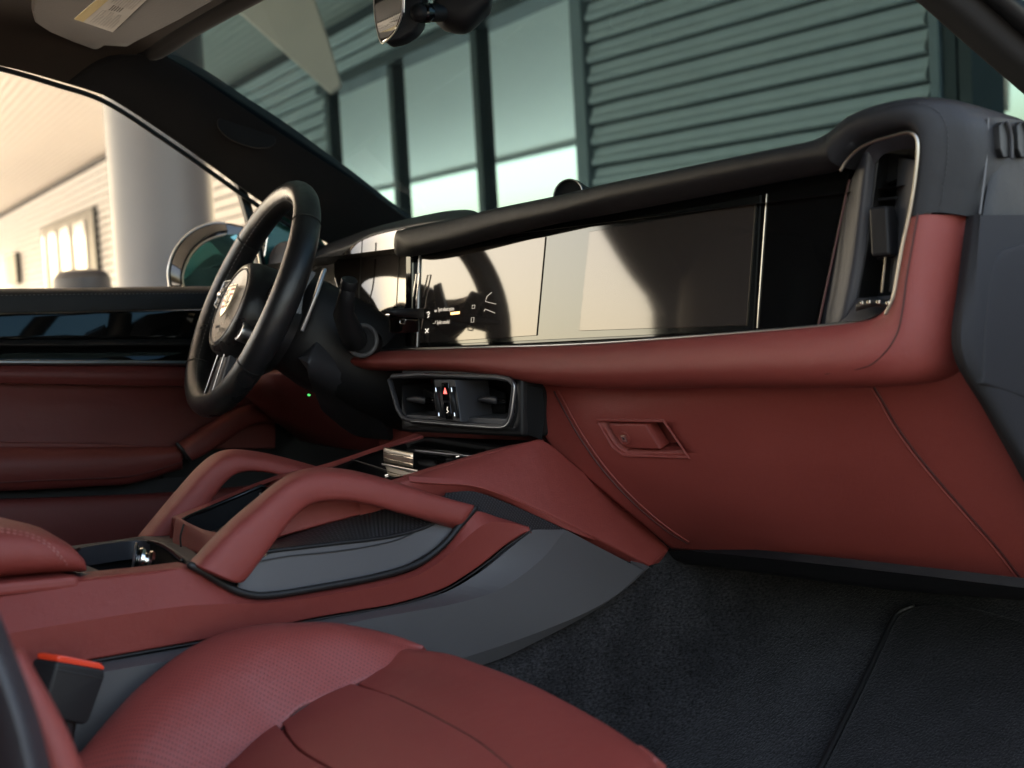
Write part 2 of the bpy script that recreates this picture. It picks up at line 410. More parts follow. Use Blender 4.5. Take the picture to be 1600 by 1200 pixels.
# right wall: siding boards between the corner trim and the far frame
s_end = (PN(1466, 100, Q, N1)-Q).dot(L1)
def board_mesh(L_, N_, s0, s1):
    # one lapped board: tilted face with a thick lower lip and a shadow gap above the next one
    prof = [(0, .0), (.030, .003), (.036, .012), (.033, .03), (.020, .05), (.017, .068), (.012, .086), (0, .088)]
    vs_ = []; k = len(prof)
    for s in (s0, s1):
        for (o, h) in prof: vs_.append(L_*s + N_*o + V*h)
    fs = [[i, (i+1) % k, k+(i+1) % k, k+i] for i in range(k)] + [list(range(k))[::-1], list(range(k, 2*k))]
    me = mesh(vs_, fs); bm = bmesh.new(); bm.from_mesh(me); bmesh.ops.recalc_face_normals(bm, faces=bm.faces); bm.to_mesh(me); bm.free()
    me.materials.append(siding); return me
def boards(L_, N_, s0, s1, h0, h1, back):
    me = board_mesh(L_, N_, s0, s1); n = int((h1-h0)/PITCH)
    for i in range(n):
        o = bpy.data.objects.new('siding_board', me); col.objects.link(o); o.location = Q+V*(h0+i*PITCH)
        o.parent = back; o.matrix_parent_inverse = Matrix.Identity(4)
h265 = hs(926, 265, N1)[1]                                  # a gap runs here: line the boards up with it
hb = h265 - PITCH*math.floor((h265-GR)/PITCH) + .012
def wall(name, L_, N_, s0, s1, h0, h1, m=groove, th=.2, off=0):
    c = Q + L_*((s0+s1)/2) + V*((h0+h1)/2) - N_*(th/2+off)
    return box(name, bl, m, c, abs(s1-s0), th, h1-h0, (L_, N_, V), 0)
w1 = wall('siding_wall', L1, N1, s_end, 0, GR, soff)
boards(L1, N1, s_end+.03, -.06, hb, soff-.05, w1)
box('corner_trim', bl, frame_l, Q+V*((GR+soff)/2)+N1*.0+L1*.0, .1, .1, soff-GR, (L1, N1, V), .006)
s_e2 = (PN(1482, 100, Q, N1)-Q).dot(L1)
box('corner_trim', bl, frame_l, Q+L1*((s_end+s_e2)/2)+V*((GR+soff)/2)+N1*.01, abs(s_e2-s_end), .08, soff-GR, (L1, N1, V), .006)
# glazing right of the siding
s_e3 = s_e2-3.0
p3 = box('window', bl, pane_m, Q+L1*((s_e2+s_e3)/2)+V*((GR+soff)/2)-N1*.06, 3.0, .02, soff-GR, (L1, N1, V), 0)
for px in (1494, 1518): 
    s = (PN(px, 100, Q, N1)-Q).dot(L1)
    box('mullion', bl, frame_d, Q+L1*s+V*((GR+soff)/2)-N1*.01, .06, .09, soff-GR, (L1, N1, V), .004)
# window wall
sL = (PN(519, 200, Q, N2)-Q).dot(L2); hT = hs(740, 48, N2)[1]
wl = wall('window_wall_backing', L2, N2, -.05, sL+26, GR, soff, th=.2, off=.05)
boards(L2, N2, sL+.08, sL+25, hb, soff-.02, wl)
boards(L2, N2, .05, sL+.08, hT+.1, soff-.02, wl)
edges = [.03] + [(PN(px, 250, Q, N2)-Q).dot(L2) for px in (757, 624)] + [sL]
for a_, b_ in zip(edges[:-1], edges[1:]):
    wn = box('window', bl, pane_m, Q+L2*((a_+b_)/2)+V*((GR+hT)/2)-N2*.02, b_-a_, .02, hT-GR, (L2, N2, V), 0)
for s in edges[1:]:
    box('mullion', bl, frame_d, Q+L2*s+V*((GR+hT)/2)+N2*.01, .085, .05, hT-GR, (L2, N2, V), .006)
box('window_head', bl, frame_d, Q+L2*(sL/2)+V*(hT+.03)+N2*.03, sL+.1, .13, .07, (L2, N2, V), .006)
# the far windows seen past the column
def wpt(px, py): p = PN(px, py, Q+N2*.05, N2); return (p-Q).dot(L2), (p-C).dot(V)
sky_glass = mat('sky_painted_glass', (.5, .5, .48), .05, spec=1, ior=2.2)  # pale base colour paints in the sky these far panes reflect
sa, ha = wpt(70, 366); sb, hb2 = wpt(146, 330)
hz = wpt(146, 440)[1]-.8
box('window_frame', bl, frame_d, Q+L2*((sa+sb)/2)+V*((hb2+hz)/2)+N2*.05, abs(sa-sb)+.3, .08, hb2-hz+.1, (L2, N2, V), .004)
for p0, p1 in ((74, 77), (84.5, 95.5), (103, 117), (125, 142)):
    s0, s1 = wpt(p0, 400)[0], wpt(p1, 400)[0]
    box('window', bl, sky_glass, Q+L2*((s0+s1)/2)+V*((hb2+hz)/2-.03)+N2*.1, abs(s1-s0), .03, hb2-hz-.12, (L2, N2, V), .002)
s0, h0 = wpt(18, 445); s1, h1 = wpt(29, 394)
box('window', bl, frame_d, Q+L2*((s0+s1)/2)+V*((h0+h1)/2)+N2*.08, abs(s1-s0), .08, abs(h1-h0), (L2, N2, V), .004)
# canopy: soffit over the car
cn = thing('entrance_canopy', Q+V*soff, 'pale timber canopy soffit spreading over the car from the facade', 'canopy')
OUT = 6.4
sR = (C-Q).dot(L2)+.45; sM = (sR+33)/2; sW = 33-sR     # the canopy ends above the passenger side, which looks out to open sky
box('soffit', cn, woodm, Q+L2*sM+V*(soff+.1)+N2*(OUT/2-.3), sW, OUT, .2, (L2, N2, V), 0)
box('fascia', cn, frame_l, Q+L2*sM+V*(soff+.12)+N2*(OUT-.27), sW, .06, .42, (L2, N2, V), .01)
# made-up panel standing in for a cream reflection at the windscreen top
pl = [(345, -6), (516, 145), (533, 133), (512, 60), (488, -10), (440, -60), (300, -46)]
bd = prism('reflection_panel', cn, cream, [PD(x, y, 5.2) for x, y in pl], A*.05, .006)
# column
cb = PD(252, 300, 5.6); cb = cb - V*((cb-C).dot(V)-GR)
cr_ = 79/F*5.6
lathe('support_column', None, colm, [(cr_*1.0, 0), (cr_, soff-GR-.01)], cb, V, 48)
tag(bpy.data.objects['support_column'], 'thick grey round column standing outside the driver side window', 'column')
bb = PD(128, 440, 5.0); bb = bb - V*((bb-C).dot(V)-GR); bh = (PD(128, 421, 5.0)-C).dot(V)-GR
lathe('round_bin', None, dgrey, [(.085, 0), (.095, .03), (.095, bh-.09), (.1, bh-.07), (.098, bh-.03), (.08, bh-.008), (.04, bh), (.001, bh+.001)], bb, V, 40)
tag(bpy.data.objects['round_bin'], 'small dark grey round topped bin left of the thick column', 'bin')

# ================================================================== car body shell
body = thing('car_body', (0, 0, 0), 'car body shell with dark suede headliner, pillars and black carpet', 'car')
Wl = cx([(258, 84, -.575), (275, 96, -.575), (320, 122, -.58), (400, 174, -.595), (480, 227, -.61), (560, 284, -.625), (645, 349, -.645), (760, 430, -.67)], 0)
Ol = cx([(100, 131, -.628), (165, 153, -.64), (260, 213, -.66), (330, 262, -.68), (400, 312, -.695), (460, 350, -.705), (520, 388, -.715), (600, 440, -.72)], 0)
m1 = [(a_*.5+b_*.5)+Vector((.015, -.01, .01)) for a_, b_ in zip(resample(Wl, 8), resample(Ol, 8))]
ap = panel('a_pillar_trim', body, suede_b, [Wl, m1, Ol], 40, 10, .006, .05)
# tweeter grille bump in the pillar
ct = PX(385, 206, -.622); sp_ = [ct + (PX(385+46*math.cos(a_)+6*math.sin(a_), 206+24*math.sin(a_)+10*math.cos(a_), -.622)-ct) for a_ in [2*math.pi*i/24 for i in range(24)]]
prism('speaker_grille', ap, suede_b, sp_, (C-ct).normalized()*.012, .004, 3)
# door seal along the opening
O2 = cx([(-90, 86, -.615), (0, 103, -.62), (90, 129, -.63), (165, 155, -.642), (260, 216, -.662), (330, 265, -.682), (400, 315, -.697), (460, 353, -.707), (520, 391, -.717)], 0)
tube('door_seal', body, rubber, [p+Vector((-.004, 0, -.003)) for p in O2], .004, 8, 60)
# headliner: from the left rail over to the right rail
def rail(sx): return [Vector((sx*.63, -1.75, .95)), Vector((sx*.622, -1.0, .965)), Vector((sx*.62, -.4, .96)), Vector((sx*.618, -.262, .955)), Vector((sx*.63, -.155, .945)), Vector((sx*.638, -.10, .938))]
def hl(x, dz, y1): return [Vector((x, -1.75, 1.02+dz)), Vector((x, -1.0, 1.03+dz)), Vector((x, -.4, 1.025+dz)), Vector((x, -.25, 1.022+dz)), Vector((x, -.13, 1.017+dz)), Vector((x, y1, 1.01+dz))]
rl, rr_ = rail(-1), rail(1)
panel('headliner', body, suede, [rl, hl(-.575, -.008, -.05), hl(-.45, .012, -.05), hl(-.2, .03, -.045), hl(.2, .03, -.045), hl(.45, .012, -.05), hl(.575, -.008, -.05), rr_], 30, 40, .004, .03, ref=Vector((0, -.5, .5)))
hd_ = tube('windscreen_header_seal', body, suede_b, [Vector((-.60, -.065, 1.0)), Vector((-.575, -.045, 1.003)), Vector((-.45, -.04, 1.02)), Vector((-.2, -.035, 1.038)), Vector((.2, -.035, 1.038)), Vector((.45, -.04, 1.02)), Vector((.58, -.045, 1.003))], .014, 10, 40)
roof_m = mat('outer_roof_paint', (.05, .05, .055), .3)
panel('roof_skin', body, roof_m, [[Vector((x, y, z+.05)) for y in (-1.75, -.9, -.1)] for x, z in ((-.66, .96), (-.4, 1.05), (0, 1.08), (.4, 1.05), (.66, .96))], 10, 12, 0, 0, ref=Vector((0, -.5, 3)))
# passenger side pillar
Pu = cx([(1400, -120, .61), (1545, 0, .64), (1605, 52, .65), (1720, 140, .67), (1850, 230, .69)], 0)
Pl = cx([(1290, -110, .575), (1424, 0, .595), (1500, 66, .605), (1600, 152, .62), (1730, 262, .64)], 0)
pp = panel('a_pillar_trim', body, suede_b, [Pl, [(a_*.5+b_*.5)+Vector((.01, -.03, 0)) for a_, b_ in zip(Pl, Pu)], Pu], 24, 10, .006, .05)
tube('door_seal', body, rubber, [p+Vector((.012, 0, 0)) for p in Pu], .012, 10, 30)
# rear side: b pillar, rear bulkhead, sills and floor (seen in the screen's reflection and shading the cabin)
panel('b_pillar_trim', body, suede_b, [[Vector((-.60, -.56, .965)), Vector((-.64, -.75, .83)), Vector((-.66, -.88, .735)), Vector((-.72, -.90, .3)), Vector((-.72, -.90, .02))], [Vector((-.60, -.70, .965)), Vector((-.63, -.90, .83)), Vector((-.65, -1.0, .735)), Vector((-.71, -1.02, .3)), Vector((-.71, -1.02, .02))]], 16, 4, .01, .04, ref=Vector((0, -.5, .6)))
panel('b_pillar_trim', body, suede_b, [[Vector((.63, -.92, .965)), Vector((.68, -.94, .7)), Vector((.73, -.96, .3)), Vector((.73, -.96, .02))], [Vector((.63, -1.08, .965)), Vector((.68, -1.08, .7)), Vector((.73, -1.08, .3)), Vector((.73, -1.08, .02))]], 16, 4, .01, .04, ref=Vector((0, -.5, .6)))
box('rear_door_trim', body, plastic, (.76, -1.42, .32), .06, .7, .62, bevel=.01)
panel('rear_side_glass', body, gloss, [[Vector((.63, y, .965)) for y in (-1.05, -1.75)], [Vector((.74, y, .6)) for y in (-1.05, -1.75)]], 4, 4, 0, .01, ref=Vector((0, -.5, .6)))
box('rear_door_trim', body, plastic, (-.76, -1.4, .32), .06, .9, .62, bevel=.01)
panel('rear_side_glass', body, gloss, [[Vector((-.61, -.55, .965)), Vector((-.645, -.74, .83)), Vector((-.665, -.89, .735)), Vector((-.70, -.98, .6)), Vector((-.74, -1.0, .4))], [Vector((-.62, -1.75, .965)), Vector((-.65, -1.75, .83)), Vector((-.67, -1.75, .735)), Vector((-.70, -1.75, .6)), Vector((-.74, -1.75, .4))]], 16, 4, 0, .02, ref=Vector((0, -.5, .6)))
box('tailgate_trim', body, suede_b, (0, -1.78, .6), 1.4, .04, 1.0, bevel=0)
box('rear_bench', body, red_deep, (0, -1.62, .36), 1.36, .16, .72, bevel=.05, seg=3)
box('floor_pan', body, carpet, (0, -.35, -.04), 1.42, 2.5, .06, bevel=.005)
# windscreen
glassm = bpy.data.materials.new('tinted_windscreen_glass'); glassm.use_nodes = True; t = glassm.node_tree; t.nodes.clear()
o_ = t.nodes.new('ShaderNodeOutputMaterial'); tr = t.nodes.new('ShaderNodeBsdfTransparent'); tr.inputs[0].default_value = (.098, .185, .225, 1)
gl = t.nodes.new('ShaderNodeBsdfGlossy'); gl.inputs['Roughness'].default_value = .02; lw = t.nodes.new('ShaderNodeLayerWeight'); fr = t.nodes.new('ShaderNodeMath'); fr.operation = 'POWER'; fr.inputs[1].default_value = 6; t.links.new(lw.outputs['Facing'], fr.inputs[0])
mx = t.nodes.new('ShaderNodeMixShader'); t.links.new(fr.outputs[0], mx.inputs[0]); t.links.new(tr.outputs[0], mx.inputs[1]); t.links.new(gl.outputs[0], mx.inputs[2]); t.links.new(mx.outputs[0], o_.inputs[0])
def ws(x, dy, dz): return [Vector((x*(.56+.10*k), -.04+dy+.85*k, 1.0+dz-.33*k)) for k in (-.14, .35, .7, 1)]
panel('windscreen', body, glassm, [ws(-1.14, -.01, -.005), ws(-.6, .05, .02), ws(0, .07, .03), ws(.6, .05, .02), ws(1.14, -.01, -.005)], 8, 16, 0, 0, ref=Vector((0, 3, 3)))
# quarter light beside the mirror, and its post
qg = [PX(x, y, -.722) for x, y in ((425, 330), (470, 330), (515, 392), (440, 420), (412, 412))]
teal = mat('teal_tinted_glass', (.05, .20, .19), .06, spec=.9, ior=1.6)
prism('quarter_glass', body, teal, qg, Vector((-.004, 0, 0)), 0)
tube('window_post', body, rubber, cx([(372, 280, -.72), (392, 350, -.72), (412, 440, -.72)], 0), .016, 8, 12, flat=.6)
tube('window_post_trim', body, bronze, cx([(396, 352, -.70), (404, 395, -.70), (410, 430, -.70)], 0), .003, 8, 10)
# footwell carpet: tunnel side, toe board, floor
fy = (-.6, -.1, .15, .35, .6, .7)
fz = (.0, .003, .035, .13, .29, .42)
def crow(x, tz): return [Vector((x, y, f+(d if tz is None else 0) if tz is None else z)) for y, f, z, d in zip(fy, fz, tz or fz, (0,)*6)]
tt = (.20, .22, .28, .33, .40, .46)
panel('footwell_carpet', body, carpet, [crow(.150, tt), crow(.163, [f+(a_-f)*.62 for f, a_ in zip(fz, tt)]), crow(.175, [f+(a_-f)*.25 for f, a_ in zip(fz, tt)]), crow(.21, [f+.012 for f in fz]), crow(.27, fz), crow(.4, fz), crow(.56, fz), crow(.72, fz)], 60, 50, 0, .0, ref=Vector((.9, -.9, 1)))
panel('driver_footwell', body, carpet, [[Vector((-.74, y, z)) for y, z in ((-.6, .0), (.2, .01), (.6, .35))], [Vector((-.17, y, z)) for y, z in ((-.6, .0), (.2, .01), (.6, .35))]], 10, 4, 0, .0, ref=Vector((-.4, -.5, 2)))
# the open passenger door, swung out beyond the right edge of the frame
da = Vector((math.sin(math.radians(66)), -math.cos(math.radians(66)), 0)); dn = Vector((da.y, -da.x, 0))
box('open_door', body, red_deep, Vector((.80, .46, .33))+da*.55, 1.1, .10, .62, (da, dn, Vector((0, 0, 1))), .02)
box('open_door_sill', body, black, Vector((.80, .46, .655))+da*.55, 1.1, .12, .04, (da, dn, Vector((0, 0, 1))), .012)
box('door_sill', body, dgrey, (.755, -.2, .03), .09, 1.7, .1, bevel=.015, seg=3)
box('firewall', body, plastic, (0, .74, .3), 1.5, .04, .8, bevel=0)
box('driver_kick_panel', body, plastic, (-.76, .4, .3), .04, .7, .6, bevel=0)
# floor mat
fm = cz([], 0)
def floor_pt(px, py, lift):
    prof_ = [(-.6, .0), (-.05, .005), (.15, .035), (.35, .13), (.62, .30), (.7, .42)]; d = ray(px, py); lo, hi = .5, 3.0
    def zf(y):
        for (a_, za), (b_, zb) in zip(prof_[:-1], prof_[1:]):
            if y <= b_: return za+(zb-za)*max(0, (y-a_))/(b_-a_)
        return .42
    for _ in range(50):
        m_ = (lo+hi)/2; p = C+d*m_
        if p.z > zf(p.y)+lift: lo = m_
        else: hi = m_
    return C+d*lo
fmr = [[floor_pt(x, y, .018) for x, y in ((1425, 950), (1400, 962), (1376, 1010), (1340, 1085), (1280, 1205), (1225, 1310))], [floor_pt(x, y, .018) for x, y in ((1440, 944), (1500, 972), (1520, 1010), (1530, 1085), (1540, 1205), (1540, 1320))], [floor_pt(x, y, .018) for x, y in ((1500, 942), (1640, 985), (1680, 1030), (1690, 1100), (1700, 1205), (1700, 1320))]]
mt = panel('floor_mat', None, mat_m, fmr, 40, 12, .008, .014); tag(mt, 'black pile floor mat lying on the passenger footwell carpet', 'floor mat')
tube('mat_binding', mt, rubber, [p+Vector((0, 0, .002)) for p in fmr[0]], .0035, 8, 40)
# ================================================================== dashboard
dash = thing('dashboard', (0, .3, .3), 'red and black leather dashboard with wide display glass and end vent', 'dashboard')
# padded black roll along the top, rising over the end vent
Uq = [(622, 372), (640, 361), (700, 349), (780, 332), (872, 312), (944, 298), (1050, 277), (1152, 256), (1230, 240), (1275, 229), (1300, 212), (1325, 190)]
Lq = [(622, 389), (640, 396), (700, 385), (780, 364), (860, 346), (944, 327), (1050, 306), (1152, 286), (1225, 272), (1275, 264), (1306, 260), (1332, 244)]
pad = bead('dash_top_roll', dash, black, cy(Uq, .125), cy(Lq, .118), .022, 60, 24, 3.0, .010)
# hood over the vent: continues up, across and down the outer side
Hu = [(1305, 210), (1325, 190), (1360, 171), (1410, 158), (1455, 152), (1492, 157), (1520, 170), (1538, 196), (1542, 250), (1536, 300), (1531, 341)]
Hl = [(1318, 262), (1332, 246), (1352, 226), (1385, 212), (1418, 204), (1430, 206), (1436, 216), (1437, 236), (1432, 280), (1426, 310), (1421, 341)]
Hy = [.12, .12, .12, .122, .13, .14, .15, .155, .158, .158, .158]
hu = [PY(a_, b_, y) for (a_, b_), y in zip(Hu, Hy)]; hl_ = [PY(a_, b_, .118) for a_, b_ in Hl]
hm = [a_.lerp(b_, .42)+Vector((.0, -.02, .004)) for a_, b_ in zip(hu, hl_)]; hm2 = [a_.lerp(b_, .8)+Vector((-.002, -.017, 0)) for a_, b_ in zip(hu, hl_)]
hback = [p+Vector((.0, .10, -.002)) for p in hu]
hood = panel('vent_hood', dash, black, [hback, hu, hm, hm2, hl_, [p+Vector((0, .03, 0)) for p in hl_]], 60, 24, 0, 0)
stitches('stitching', hood, thread_d, [a_.lerp(b_, .38)+Vector((0, -.0215, .004)) for a_, b_ in zip(hu, hl_)][3:], .0028, .002, .0005)
tube('seam', hood, rubber, [a_.lerp(b_, .30)+Vector((0, -.0165, .004)) for a_, b_ in zip(hu, hl_)][3:], .0007, 6, 60)
stitches('stitching', pad, thread_k, [p+Vector((0, -.004, .001)) for p in cy([(638, 363), (700, 350.5), (780, 333.5), (872, 313.5), (944, 299.5), (1050, 278.5), (1152, 257.5), (1230, 242)], .122)], .003, .002, .0006)
# silver line following the hood's inner edge
tube('vent_trim_line', dash, bronze, cy([(1314, 266), (1322, 252), (1340, 234), (1362, 222), (1395, 212), (1418, 207), (1430, 212), (1434, 226), (1431, 270), (1422, 330), (1410, 385), (1402, 430), (1395, 466), (1384, 490)], .103), .0016, 8, 70)
# top skin running forward to the windscreen
panel('dash_top', dash, black, [[Vector((x, y, z)) for x in (-.70, -.3, .1, .62)] for y, z in ((.14, .690), (.3, .70), (.55, .69), (.8, .66))], 12, 8, 0, .0, ref=Vector((0, 0, 4)))
# instrument hump on the driver's side and hump behind the roll
panel('instrument_hood', dash, black, [cy([(420, 418, .34), (505, 384, .34), (560, 366, .33), (636, 345, .32), (700, 331, .30), (735, 328, .28), (757, 338, .2)], 0),
     cy([(470, 412, .27), (505, 398, .27), (545, 385, .25), (580, 366, .25), (637, 353, .24), (690, 345, .2), (757, 340, .16)], 0)], 40, 8, .004, .03, puff=.006)
panel('dash_face', dash, dgrey, [cy([(400, 425, .3), (470, 405, .29), (512, 396, .28), (545, 384, .28)], 0), cy([(400, 470, .27), (470, 470, .27), (515, 470, .27), (550, 470, .27)], 0), cy([(400, 560, .24), (470, 560, .24), (530, 560, .24), (570, 545, .24)], 0)], 20, 12, .003, .02)
for y_ in (400, 436): tube('seam', dash, rubber, cy([(480, y_+6, .262), (526, y_, .262)], 0), .001, 6, 6)
# clock pod standing on the roll
k0 = PY(888, 305, .33); kax = (Vector((1.2, -1.0, .35))-k0).normalized(); kax = Vector((.35, -.9, .12)).normalized()
clock = lathe('clock_pod', dash, plastic, [(.0205, -.07), (.0235, -.04), (.0245, -.008), (.0235, 0), (.0215, .001), (.0205, -.004)], k0, kax, 40)
lathe('dial_glass', clock, display, [(.0205, -.006), (.001, -.0055)], k0, kax, 40)
tr_ = [k0+kax*.001+(kax.orthogonal().normalized()*math.cos(a_)+kax.cross(kax.orthogonal().normalized())*math.sin(a_))*.0225 for a_ in [2*math.pi*i/40 for i in range(40)]]
tube('dial_bezel', clock, silver, tr_, .0011, 6, closed=True)

# ---- display glass: one black panel with two screens
SY = .142
SN = Vector((0, -1, math.tan(math.radians(3)))).normalized()
def SP(px, py, y): return PN(px, py, Vector((0, y, .55)), SN)
bz = [SP(x, y, SY) for x, y in ((648, 392), (700, 380), (800, 355), (944, 322), (1100, 291), (1300, 254), (1330, 250), (1276, 513), (1180, 517.5), (1000, 528), (800, 538), (646, 543))]
glass = prism('display_glass_panel', dash, gloss, bz, Vector((0, .012, 0)), .0008)
def quad(name, parent, m, pts, y, th=.0012, bev=.0003): return prism(name, parent, m, [(SP if y > .13 else PY)(a_, b_, y) for a_, b_ in pts], Vector((0, th, 0)), bev)
quad('coated_band', glass, display2, ((657, 399), (1188, 305), (1176, 516), (653, 540)), SY-.0012)
quad('centre_screen', glass, display, ((660, 401), (852, 370), (838, 524), (656, 536)), SY-.0026)
quad('passenger_screen', glass, display, ((921, 362), (1180, 318), (1166, 508), (905, 517)), SY-.0026)
tube('screen_edge', glass, silver, [SP(656, 400, SY-.002), SP(651.5, 541, SY-.002)], .0016, 8, 6)
tube('divider_line', glass, bronze, [SP(1198, 303, SY-.001), SP(1183, 512, SY-.001)], .0006, 6, 6)
tube('glass_end_line', glass, seam_r, [SP(1327, 282, SY-.004), SP(1278, 512, SY-.004)], .0012, 6, 6)
tube('lower_trim', dash, silver, cy([(575, 548.5), (640, 546), (736, 543), (852, 540), (960, 534.5), (1120, 523), (1280, 510), (1340, 503.5), (1366, 497), (1384, 488)], .135), .0021, 8, 60)
# display lettering and pictograms
lit = mat('display_pictogram', (.5, .48, .46), .4, emit=((.9, .85, .8), .05)); lit_w = mat('display_icon', (.7, .7, .7), .4, emit=((1, 1, 1), .12)); lit_o = mat('display_amber_bar', (.8, .5, .2), .4, emit=((1, .62, .3), .3))
def on(px, py): return SP(px, py, SY-.0032)
exs = Vector((1, 0, 0)); eys = (on(700, 470)-on(696, 500)).normalized(); eys = Vector((0, 0, 1))
text('lettering', glass, lit, 'Sport exhaust system', on(684.5, 486.5), exs, eys, .0040, .0002, 1.9)
text('lettering', glass, lit, 'Spoiler extended', on(682.5, 506.5), exs, eys, .0040, .0002, 1.9)
quad('amber_bar', glass, lit_o, ((704, 488), (718, 486.5), (717.5, 490.5), (704, 492)), SY-.0034, .0004, 0)
for (x, y, w_, h_) in ((740, 479.5, 4, 5), (738.5, 500, 4, 7.5)):
    tube('icon_outline', glass, lit, [on(x-w_/2, y-h_/2), on(x+w_/2, y-h_/2-.4), on(x+w_/2-.5, y+h_/2-.4), on(x-w_/2-.5, y+h_/2)], .0004, 4, closed=True)
for pts in (((667, 489), (670, 487), (671, 490), (668.5, 492), (670.5, 494), (668, 496)), ((664.5, 514), (667, 517), (669.5, 513.5)), ((664.5, 520), (667, 517), (669, 519.5))):
    tube('icon_stroke', glass, lit_w, [on(*p) for p in pts], .0005, 4)
tube('car_outline_drawing', glass, lit, [on(*p) for p in ((768, 457), (761, 463), (758.5, 471), (766, 473), (775, 475))], .0004, 4)
tube('car_outline_drawing', glass, lit, [on(*p) for p in ((756.5, 486), (758, 483), (766, 486), (773, 489))], .0005, 4)
quad('icon_chip', glass, lit, ((679, 484.5), (682.5, 484), (682.3, 487.2), (678.8, 487.6)), SY-.0034, .0003, 0)
tube('icon_stroke', glass, lit, [on(*p) for p in ((676.5, 505.5), (680, 505), (680.5, 501.5))], .0004, 4)

# ---- instrument display, curved, behind the wheel
cl0 = cy([(521, 412, .205), (545, 387, .225), (575, 370, .235), (605, 361, .235), (645, 353, .225)], 0)
cl1 = cy([(524, 440, .20), (550, 440, .22), (580, 435, .23), (610, 430, .23), (645, 425, .22)], 0)
cl2 = cy([(545, 492, .200), (565, 491, .216), (590, 489, .226), (615, 488, .226), (645, 487, .216)], 0)
clu = panel('instrument_display', dash, display, [cl0, cl1, cl2], 30, 12, .002, .012)
for px_ in ((566, 376, 560, 489), (626, 359, 619, 487)): tube('display_seam', clu, rubber, [PY(px_[0], px_[1], .222), PY(px_[2], px_[3], .21)], .0009, 6, 6)
panel('binnacle_shelf', dash, silver, [cy([(560, 494, .215), (600, 492, .22), (650, 490, .215)], 0), cy([(575, 503, .19), (600, 502, .19), (650, 500, .19)], 0)], 10, 3, 0, .004)
panel('binnacle_shelf', dash, plastic, [cy([(575, 503, .19), (600, 502, .19), (650, 500, .19)], 0), cy([(570, 545, .14), (610, 545, .14), (650, 542, .14)], 0)], 10, 3, 0, .004)
# driver-side end of the glass: slim vent frame, drive selector lever
fr_ = cy([(651, 428), (656, 427), (651.5, 462), (646, 463)], .135); tube('slot_frame', dash, chrome, fr_, .0012, 6, closed=True)
tube('slot_frame', dash, chrome, cy([(651.5, 462, .135), (647.5, 512, .135)], 0), .001, 6, 6)
box('glass_end_block', dash, gloss, PY(647, 470, .152), .016, .02, .13, bevel=.003)
sl = bead('drive_selector', dash, plastic, cy([(600, 485, .05), (618, 482, .06), (650, 482, .1), (662, 482, .14)], 0), cy([(600, 488, .05), (618, 494, .06), (650, 497, .1), (662, 498, .14)], 0), .012, 16, 14, 2.4, .004)
panel('selector_base', dash, gloss, [cy([(606, 497, .075), (630, 499, .085), (655, 500, .11)], 0), cy([(606, 520, .09), (630, 522, .1), (655, 520, .12)], 0)], 10, 4, .003, .02)
tube('selector_mark', dash, chrome, cy([(624.5, 499, .083), (625, 505, .083), (632, 506, .083), (634, 500, .083)], 0), .0009, 6)

# ---- red knee roll under the glass, turning up round the vent
Ru = [(562, 553), (575, 550), (640, 548), (736, 545), (852, 542), (960, 537), (1120, 525), (1240, 515), (1300, 509.5), (1340, 504), (1366, 497), (1386, 480), (1396, 452), (1403, 418), (1411, 378), (1420, 338)]
Rl = [(564, 572), (577, 578), (640, 580), (736, 584), (852, 601), (960, 606), (1120, 604), (1240, 604), (1330, 603), (1388, 600), (1432, 592), (1467, 573), (1486, 536), (1495, 472), (1505, 404), (1514, 338)]
Ry = [.12]*8+[.122, .128, .136, .145, .15, .153, .155, .157]
ru = [PY(a_, b_, .118) for a_, b_ in Ru]; rl2 = [PY(a_, b_, y) for (a_, b_), y in zip(Rl, Ry)]
rm = [a_.lerp(b_, .35)+Vector((0, -.020, 0)) for a_, b_ in zip(ru, rl2)]; rm2 = [a_.lerp(b_, .72)+Vector((0, -.021, 0)) for a_, b_ in zip(ru, rl2)]
roll = panel('red_knee_roll', dash, red, [[p+Vector((0, .04, 0)) for p in ru], ru, rm, rm2, rl2, [p+Vector((0, .06, 0)) for p in rl2]], 80, 24, 0, 0)
def onroll(k, i): return ru[i].lerp(rl2[i], k)+Vector((0, -.0225, 0))
tube('seam', roll, seam_r, [onroll(.38, 15), onroll(.38, 14), onroll(.38, 13), onroll(.4, 12), onroll(.46, 11), onroll(.58, 10), onroll(.72, 9)+Vector((0, .002, 0)), onroll(.80, 8)+Vector((-.012, .004, 0))], .0009, 6, 60)
# outer side of the dash: grey cover, black upper end with demister slots
panel('end_cover', dash, endm, [cx([(1510, 336, .672), (1497, 440, .672), (1488, 548, .672), (1537, 640, .672), (1597, 748, .672), (1657, 860, .672)], 0), cx([(1528, 336, .692), (1516, 440, .692), (1508, 545, .692), (1552, 640, .692), (1612, 748, .692), (1670, 860, .692)], 0), cx([(1560, 336, .697), (1560, 440, .70), (1570, 545, .70), (1600, 640, .70), (1640, 748, .70), (1700, 860, .70)], 0), cx([(1750, 334, .70), (1750, 440, .70), (1750, 545, .70), (1750, 640, .70), (1750, 748, .70), (1800, 860, .70)], 0)], 30, 14, 0, 0)
ec = panel('end_cover_relief', dash, endm, [cx([(1600, 380, .7012), (1562, 396, .7008), (1548, 440, .7005), (1540, 520, .7005), (1536, 600, .698)], 0), cx([(1640, 384, .7025), (1640, 400, .7035), (1640, 440, .7035), (1640, 520, .7035), (1650, 640, .7035)], 0)], 20, 6, .003, .004)
panel('upper_end_cap', dash, black, [cx([(1530, 196, .68), (1545, 250, .68), (1530, 336, .68)], 0), cx([(1560, 184, .69), (1565, 250, .69), (1555, 336, .69)], 0), cx([(1700, 205, .69), (1700, 250, .69), (1700, 336, .69)], 0)], 16, 10, 0, 0)
